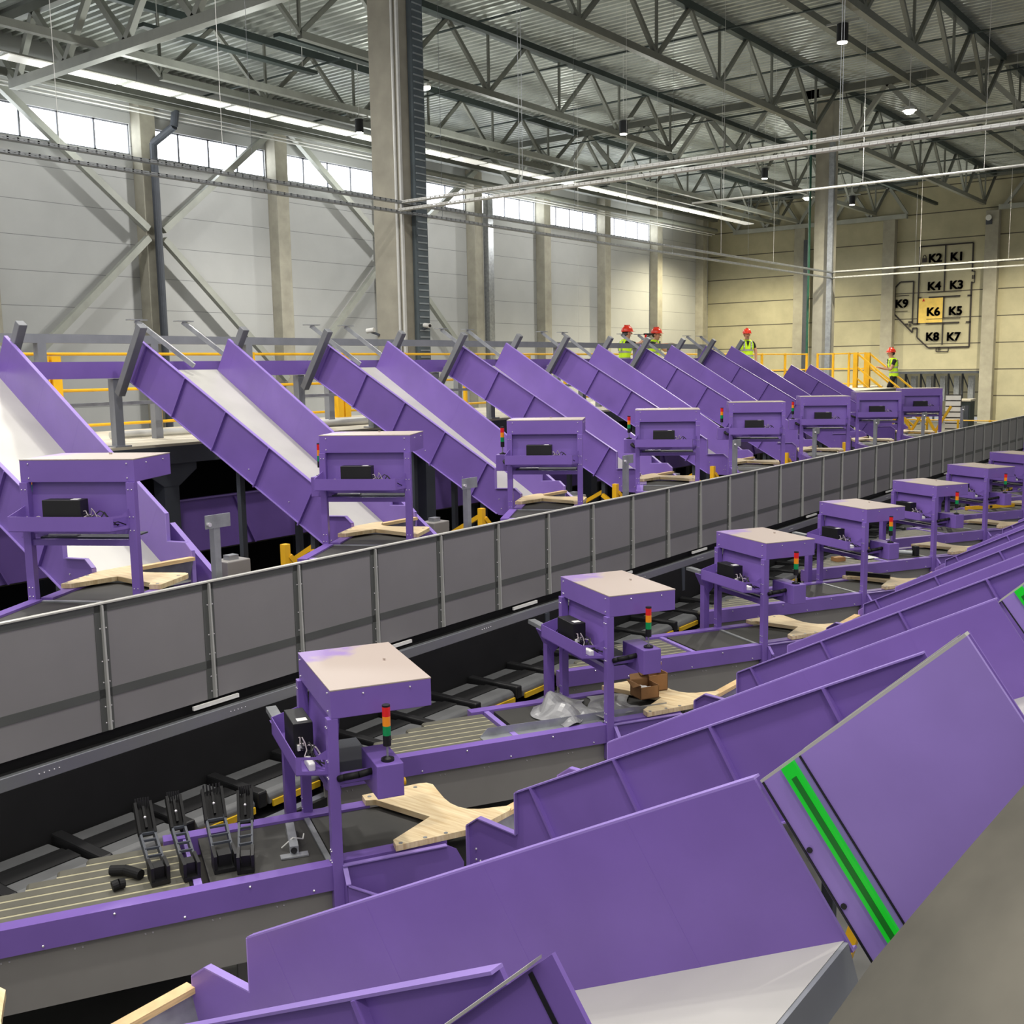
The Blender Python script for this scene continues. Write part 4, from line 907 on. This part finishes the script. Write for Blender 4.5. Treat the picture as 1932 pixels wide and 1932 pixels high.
# ------------------------------------------------------------------ people
def person(loc,yaw,label,J,hands=True,glove='skin',scale=1.0):
    n={}
    vs=[];ed=[];rad=[]
    def add(k,p,r,par=None):
        n[k]=len(vs); vs.append(V(p)); rad.append(r)
        if par is not None: ed.append((n[par],n[k]))
    g=lambda k,d:J.get(k,d)
    add('pelvis',(0,0,.96),(.155,.11)); add('waist',(0,.0,1.10),(.145,.10),'pelvis'); add('chest',g('chest',(0,0,1.30)),(.165,.115),'waist'); ck=V(g('chest',(0,0,1.30)))
    add('neck',ck+V((0,0,.15)),(.06,.06),'chest'); hd=V(g('head',ck+V((0,.02,.30))))
    add('jaw',hd+V((0,.02,-.07)),(.062,.065),'neck'); add('skull',hd+V((0,.01,.02)),(.085,.095),'jaw'); add('crown',hd+V((0,0,.10)),(.07,.08),'skull')
    for s,k in ((-1,'l'),(1,'r')):
        sh=ck+V((.19*s,0,.10)); add('sh'+k,sh,(.065,.065),'chest')
        el=V(g('el'+k,(.25*s,-.02,1.12))); wr=V(g('wr'+k,(.27*s,.08,.88)))
        add('el'+k,el,(.043,.043),'sh'+k); add('wr'+k,wr,(.030,.028),'el'+k)
        d=(wr-el).normalized(); pm=wr+d*.085; add('pm'+k,pm,(.036,.022),'wr'+k)
        side=d.cross(V((0,0,1))); side=side.normalized() if side.length>.1 else V((1,0,0))
        dn=V((0,0,-1)) if abs(d.z)<.8 else V((0,1,0))
        for i in range(4):
            a=pm+side*(.027*(i-1.5)*.8); q=a+d*.045+dn*.010; add('f%s%d'%(k,i),q,(.0095,.0095),'pm'+k); add('g%s%d'%(k,i),q+d*(.03-.004*abs(i-1.5))+dn*.022,(.008,.008),'f%s%d'%(k,i))
        th=wr+d*.04+side*.035*(-s); add('t'+k,th+dn*.01,(.011,.011),'wr'+k); add('u'+k,th+d*.04+dn*.025,(.009,.009),'t'+k)
        hp=V((.09*s,0,.92)); kn=V(g('kn'+k,(.10*s,.02,.50))); an=V(g('an'+k,(.10*s,-.02,.09)))
        add('hp'+k,hp,(.095,.095),'pelvis'); add('kn'+k,kn,(.062,.062),'hp'+k); add('an'+k,an,(.042,.042),'kn'+k); add('to'+k,an+V((.01*s,.17,-.045)),(.045,.035),'an'+k)
    me=bpy.data.meshes.new('person_body'); me.from_pydata([v*scale for v in vs],ed,[])
    o=bpy.data.objects.new('tmp',me); C.objects.link(o)
    sk=o.modifiers.new('skin','SKIN'); sv=me.skin_vertices[0].data
    for i,r in enumerate(rad): sv[i].radius=(r[0]*scale,r[1]*scale); sv[i].use_root=(i==0)
    sub=o.modifiers.new('sub','SUBSURF'); sub.levels=2
    dg=bpy.context.evaluated_depsgraph_get(); bm=bpy.data.meshes.new_from_object(o.evaluated_get(dg)); bpy.data.objects.remove(o)
    # nose, ears, eyes joined into the same body mesh
    b=bmesh.new(); b.from_mesh(bm); hs=hd*scale; base_n=len(b.faces)
    def blob(c,r,sc): 
        gg=bmesh.ops.create_icosphere(b,subdivisions=2,radius=r)
        for v in gg['verts']: v.co=V((v.co.x*sc[0],v.co.y*sc[1],v.co.z*sc[2]))+V(c)
    blob(hs+V((0,.115,.0)),.017,(.8,1.1,1.4)); blob(hs+V((.085,.0,.0)),.025,(.4,.8,1.3)); blob(hs+V((-.085,.0,.0)),.025,(.4,.8,1.3)); skin_n=len(b.faces)
    blob(hs+V((.034,.098,.025)),.011,(1.2,.5,.7)); blob(hs+V((-.034,.098,.025)),.011,(1.2,.5,.7)); blob(hs+V((0,.097,-.055)),.02,(1.3,.4,.35))
    bm2=bpy.data.meshes.new('person'); 
    names=['cloth_bk','skin',glove,'hair']
    for x in names: bm2.materials.append(M[x])
    chz=(ck.z+.15)*scale
    segs=[('el','wr'),('sh','el')]
    b.faces.ensure_lookup_table()
    for i,fc in enumerate(b.faces):
        c=fc.calc_center_median(); fc.smooth=True; k=0
        if i>=skin_n: k=3
        elif i>=base_n: k=1
        else:
            if (c-(hd*scale)).length<.24*scale and c.z>chz-.01: k=1
            for s in 'lr':
                E_,W_,S_=[vs[n[q+s]]*scale for q in('el','wr','sh')]
                dW=(c-W_).length; 
                ax=(W_-E_).normalized(); q=(c-E_).dot(ax); per=((c-E_)-ax*q).length; L=(W_-E_).length
                if -.02<q<L+.19 and per<.09*scale: k=1 if q<L-.01 else 2
                ax2=(E_-S_).normalized(); q2=(c-S_).dot(ax2); per2=((c-S_)-ax2*q2).length
                if k==0 and q2>.17 and q2<.36 and per2<.075: k=1
        fc.material_index=k
    b.to_mesh(bm2); b.free()
    root=bpy.data.objects.new('person',bm2); C.objects.link(root); root.location=V(loc); root.rotation_euler=(0,0,yaw)
    root['label']=label; root['category']='person'
    def child(name,bmx,mt,mats=None):
        bmesh.ops.recalc_face_normals(bmx.b,faces=bmx.b.faces[:]); m_=bpy.data.meshes.new(name); bmx.b.to_mesh(m_); bmx.b.free(); m_.materials.append(M[mt])
        for p in m_.polygons: p.use_smooth=True
        q=bpy.data.objects.new(name,m_); C.objects.link(q); q.parent=root; return q
    # vest: rings round the torso, open neck
    rings=[(.90,.185,.135),(1.0,.185,.135),(1.12,.18,.13),(1.25,.20,.145),(1.36,.20,.145),(1.43,.165,.12),(1.475,.105,.085)]
    off=lambda z:V((0,0,0)).lerp(V((ck.x,ck.y,0)),max(0,min(1,(z-1.0)/.3)))
    m=MB(); R_=[]
    for z,rx,ry in rings:
        R_.append([m.b.verts.new((V((rx*math.cos(2*PI*i/24),ry*math.sin(2*PI*i/24),z))+off(z))*scale) for i in range(24)])
    for a,c in zip(R_[:-1],R_[1:]):
        for i in range(24): m.b.faces.new([a[i],a[(i+1)%24],c[(i+1)%24],c[i]])
    vest=child('vest',m,'hivis')
    m=MB()
    for z in (1.0,1.16):
        A=[];B=[]
        for i in range(24):
            c,s=math.cos(2*PI*i/24),math.sin(2*PI*i/24); rx=.191;ry=.141
            A.append(m.b.verts.new((V((rx*c,ry*s,z))+off(z))*scale)); B.append(m.b.verts.new((V((rx*c,ry*s,z+.05))+off(z))*scale))
        for i in range(24): m.b.faces.new([A[i],A[(i+1)%24],B[(i+1)%24],B[i]])
    for s in (-1,1):
        for yy in (-1,1):
            pts=[(V((.10*s,yy*q,z))+off(z)) for z,q in ((1.21,.128),(1.30,.142),(1.36,.138),(1.43,.105))]
            for a,c in zip(pts[:-1],pts[1:]): m.beam(a*scale,c*scale,.045,.012,(0,1,0))
    q=child('reflective_tape',m,'reflect'); q.parent=vest
    m=MB(); m.prism([(V(p)+off(1.3))*scale for p in ((-.05,.150,1.44),(.05,.150,1.44),(0,.152,1.27))],(0,.004,0)); q=child('shirt_neck',m,'cloth_bk'); q.parent=vest
    # helmet: dome, ridge and brim
    m=MB(); gg=bmesh.ops.create_uvsphere(m.b,u_segments=24,v_segments=14,radius=.128)
    bmesh.ops.delete(m.b,geom=[v for v in m.b.verts if v.co.z<-.005],context='VERTS')
    for v in m.b.verts: v.co=V((v.co.x*.93,v.co.y*1.1,v.co.z*1.05))+hs+V((0,0,.055))
    A=[];B=[]
    for i in range(24):
        c,s=math.cos(2*PI*i/24),math.sin(2*PI*i/24); e=.055 if s>.2 else .012
        A.append(m.b.verts.new(hs+V((.119*c,.141*s,.056)))); B.append(m.b.verts.new(hs+V((.122*c+e*c*.3,(.143+e)*s,.046))))
    for i in range(24): m.b.faces.new([A[i],A[(i+1)%24],B[(i+1)%24],B[i]])
    m.beam(hs+V((0,-.12,.12)),hs+V((0,.12,.13)),.03,.02); m.beam(hs+V((0,-.07,.19)),hs+V((0,.07,.19)),.03,.02)
    child('hard_hat',m,'helmet')
    m=MB(); m.ball(hs+V((0,-.035,.02)),.096,2,(.98,.9,.8)); child('hair',m,'hair')
    return root
fl=-.80
vr=math.atan2(.606,.796)           # picture right
person((-13.0,21.4,fl-.06),vr-PI/2+.25,'person in red helmet in profile reaching right, left of the pair',{'chest':(0,.03,1.30),'head':(0,.07,1.60),'ell':(-.20,.28,1.24),'wrl':(-.08,.50,1.33),'elr':(.24,.25,1.34),'wrr':(.10,.50,1.50)},glove='glove_bk')
person((-13.0,22.75,fl-.06),vr-PI/2-.55,'person in red helmet with gloved arm stretched right, right of the pair',{'chest':(0,.02,1.29),'head':(0,.08,1.58),'ell':(-.26,.22,1.20),'wrl':(-.14,.42,1.30),'elr':(.26,.27,1.33),'wrr':(.22,.50,1.36)},glove='glove')
person((-13.0,28.0,fl),vr-PI/2-PI/2+.05,'person in red helmet and yellow vest standing upright facing the camera',{'ell':(-.27,-.01,1.12),'wrl':(-.26,.06,.86),'elr':(.27,-.02,1.12),'wrr':(.27,.06,.86)})
person((-10.75,33.9,-1.36),vr+PI/2,'person in red helmet and yellow vest walking left on the yellow stair',{'chest':(0,.05,1.30),'head':(0,.10,1.60),'ell':(-.22,.18,1.10),'wrl':(-.14,.42,1.17),'elr':(.24,.14,1.12),'wrr':(.18,.40,1.18),'knl':(-.10,.20,.56),'anl':(-.10,.12,.16),'knr':(.10,.02,.50),'anr':(.10,-.20,.09)},glove='skin')
t=Thing('power_drill','small red and black power drill held by the left worker','drill',(-12.6,21.75,.62))
m=MB(); m.cyl((-12.66,21.70,.72),(-12.50,21.80,.72),.022,12); t.part('motor',m,'black')
m=MB(); m.box(-12.63,-12.59,21.70,21.74,.58,.71); t.part('handle',m,'red')
# ------------------------------------------------------------------ lights, sky, camera
W=bpy.data.worlds.new('World'); S.world=W; W.use_nodes=True; nt=W.node_tree; bg=nt.nodes['Background']
tc=nt.nodes.new('ShaderNodeTexCoord'); sp=nt.nodes.new('ShaderNodeSeparateXYZ'); nt.links.new(tc.outputs['Generated'],sp.inputs[0])
rp=nt.nodes.new('ShaderNodeValToRGB'); nt.links.new(sp.outputs[2],rp.inputs[0])
rp.color_ramp.elements[0].position=.0; rp.color_ramp.elements[0].color=(.42,.42,.42,1); rp.color_ramp.elements[1].position=.6; rp.color_ramp.elements[1].color=(1,.985,.95,1)
nt.links.new(rp.outputs[0],bg.inputs['Color']); bg.inputs['Strength'].default_value=1.0
def spot(x,y,z,e,col=(1,.95,.86),r=.25,ang=150,blend=.6):  # shared by the hall lamps and the added fill spots
    l=bpy.data.lights.new('hall_and_fill_light','SPOT'); l.energy=e*2.6; l.color=col; l.shadow_soft_size=r; l.spot_size=math.radians(ang); l.spot_blend=blend
    o=bpy.data.objects.new('hall_and_fill_light',l); C.objects.link(o); o.location=(x,y,z)
for x,y,e in ((-11.5,37,1500),(-20.2,50,2600),(-9.9,26.5,900),(-19.46,32,1300),(-26,26,900),(-19.7,44,1300),(-19.1,53,2000)):
    spot(x,y,7.6,e,(1,.93,.74) if y>34 else (1,.96,.88))
for x in (-2,-9,-16):
    for y in (1,9):
        spot(x,y,9,560,(1,.96,.9))
spot(3,-3,6.5,330); spot(-28,58,8,1800,(1,.9,.62)); spot(-12,58,8,1800,(1,.9,.66))  # first one: unseen fill added behind the camera for the near panels
def ceiling_fill(x,y,e):  # added upward fill without a fixture, brightens the roof deck
    l=bpy.data.lights.new('ceiling_fill_spot','SPOT'); l.energy=e; l.color=(.97,1,.95); l.shadow_soft_size=.3; l.spot_size=math.radians(165); l.spot_blend=.5
    o=bpy.data.objects.new('ceiling_fill_spot',l); C.objects.link(o); o.location=(x,y,6.2); o.rotation_euler=(PI,0,0)
for x,e in ((-30,560),(-24,400),(-18,240),(-12,90),(-6,45)):
    for y in (20,31,44,56): ceiling_fill(x,y,e)
for y in (14,25,36,48): spot(-27.0,y,7.6,360,(1,.99,.96),.25,176,.08)  # added fill spots to brighten the window wall, no lamps hang here
cam=bpy.data.cameras.new('Camera'); co=bpy.data.objects.new('Camera',cam); C.objects.link(co); S.camera=co
psi,th,ro=math.radians(37.41137504),math.radians(7.773932),math.radians(.92993511)
Fv=V((-math.sin(psi)*math.cos(th),math.cos(psi)*math.cos(th),-math.sin(th))); R0=V((math.cos(psi),math.sin(psi),0)); D0=Fv.cross(R0)
Rv=R0*math.cos(ro)+D0*math.sin(ro); Dv=-R0*math.sin(ro)+D0*math.cos(ro)
mt=Matrix((( Rv.x,-Dv.x,-Fv.x,0),(Rv.y,-Dv.y,-Fv.y,0),(Rv.z,-Dv.z,-Fv.z,0),(0,0,0,1))); co.matrix_world=mt
cam.sensor_width=36; cam.lens=36*1994.516/1932; cam.clip_start=.05; cam.clip_end=300
S.view_settings.view_transform='Standard'; S.view_settings.exposure=0.0
# raise the whole place so that the lower floor lies at z = 0
for o in bpy.data.objects:
    if o.parent is None: o.location=o.location+V((0,0,H))
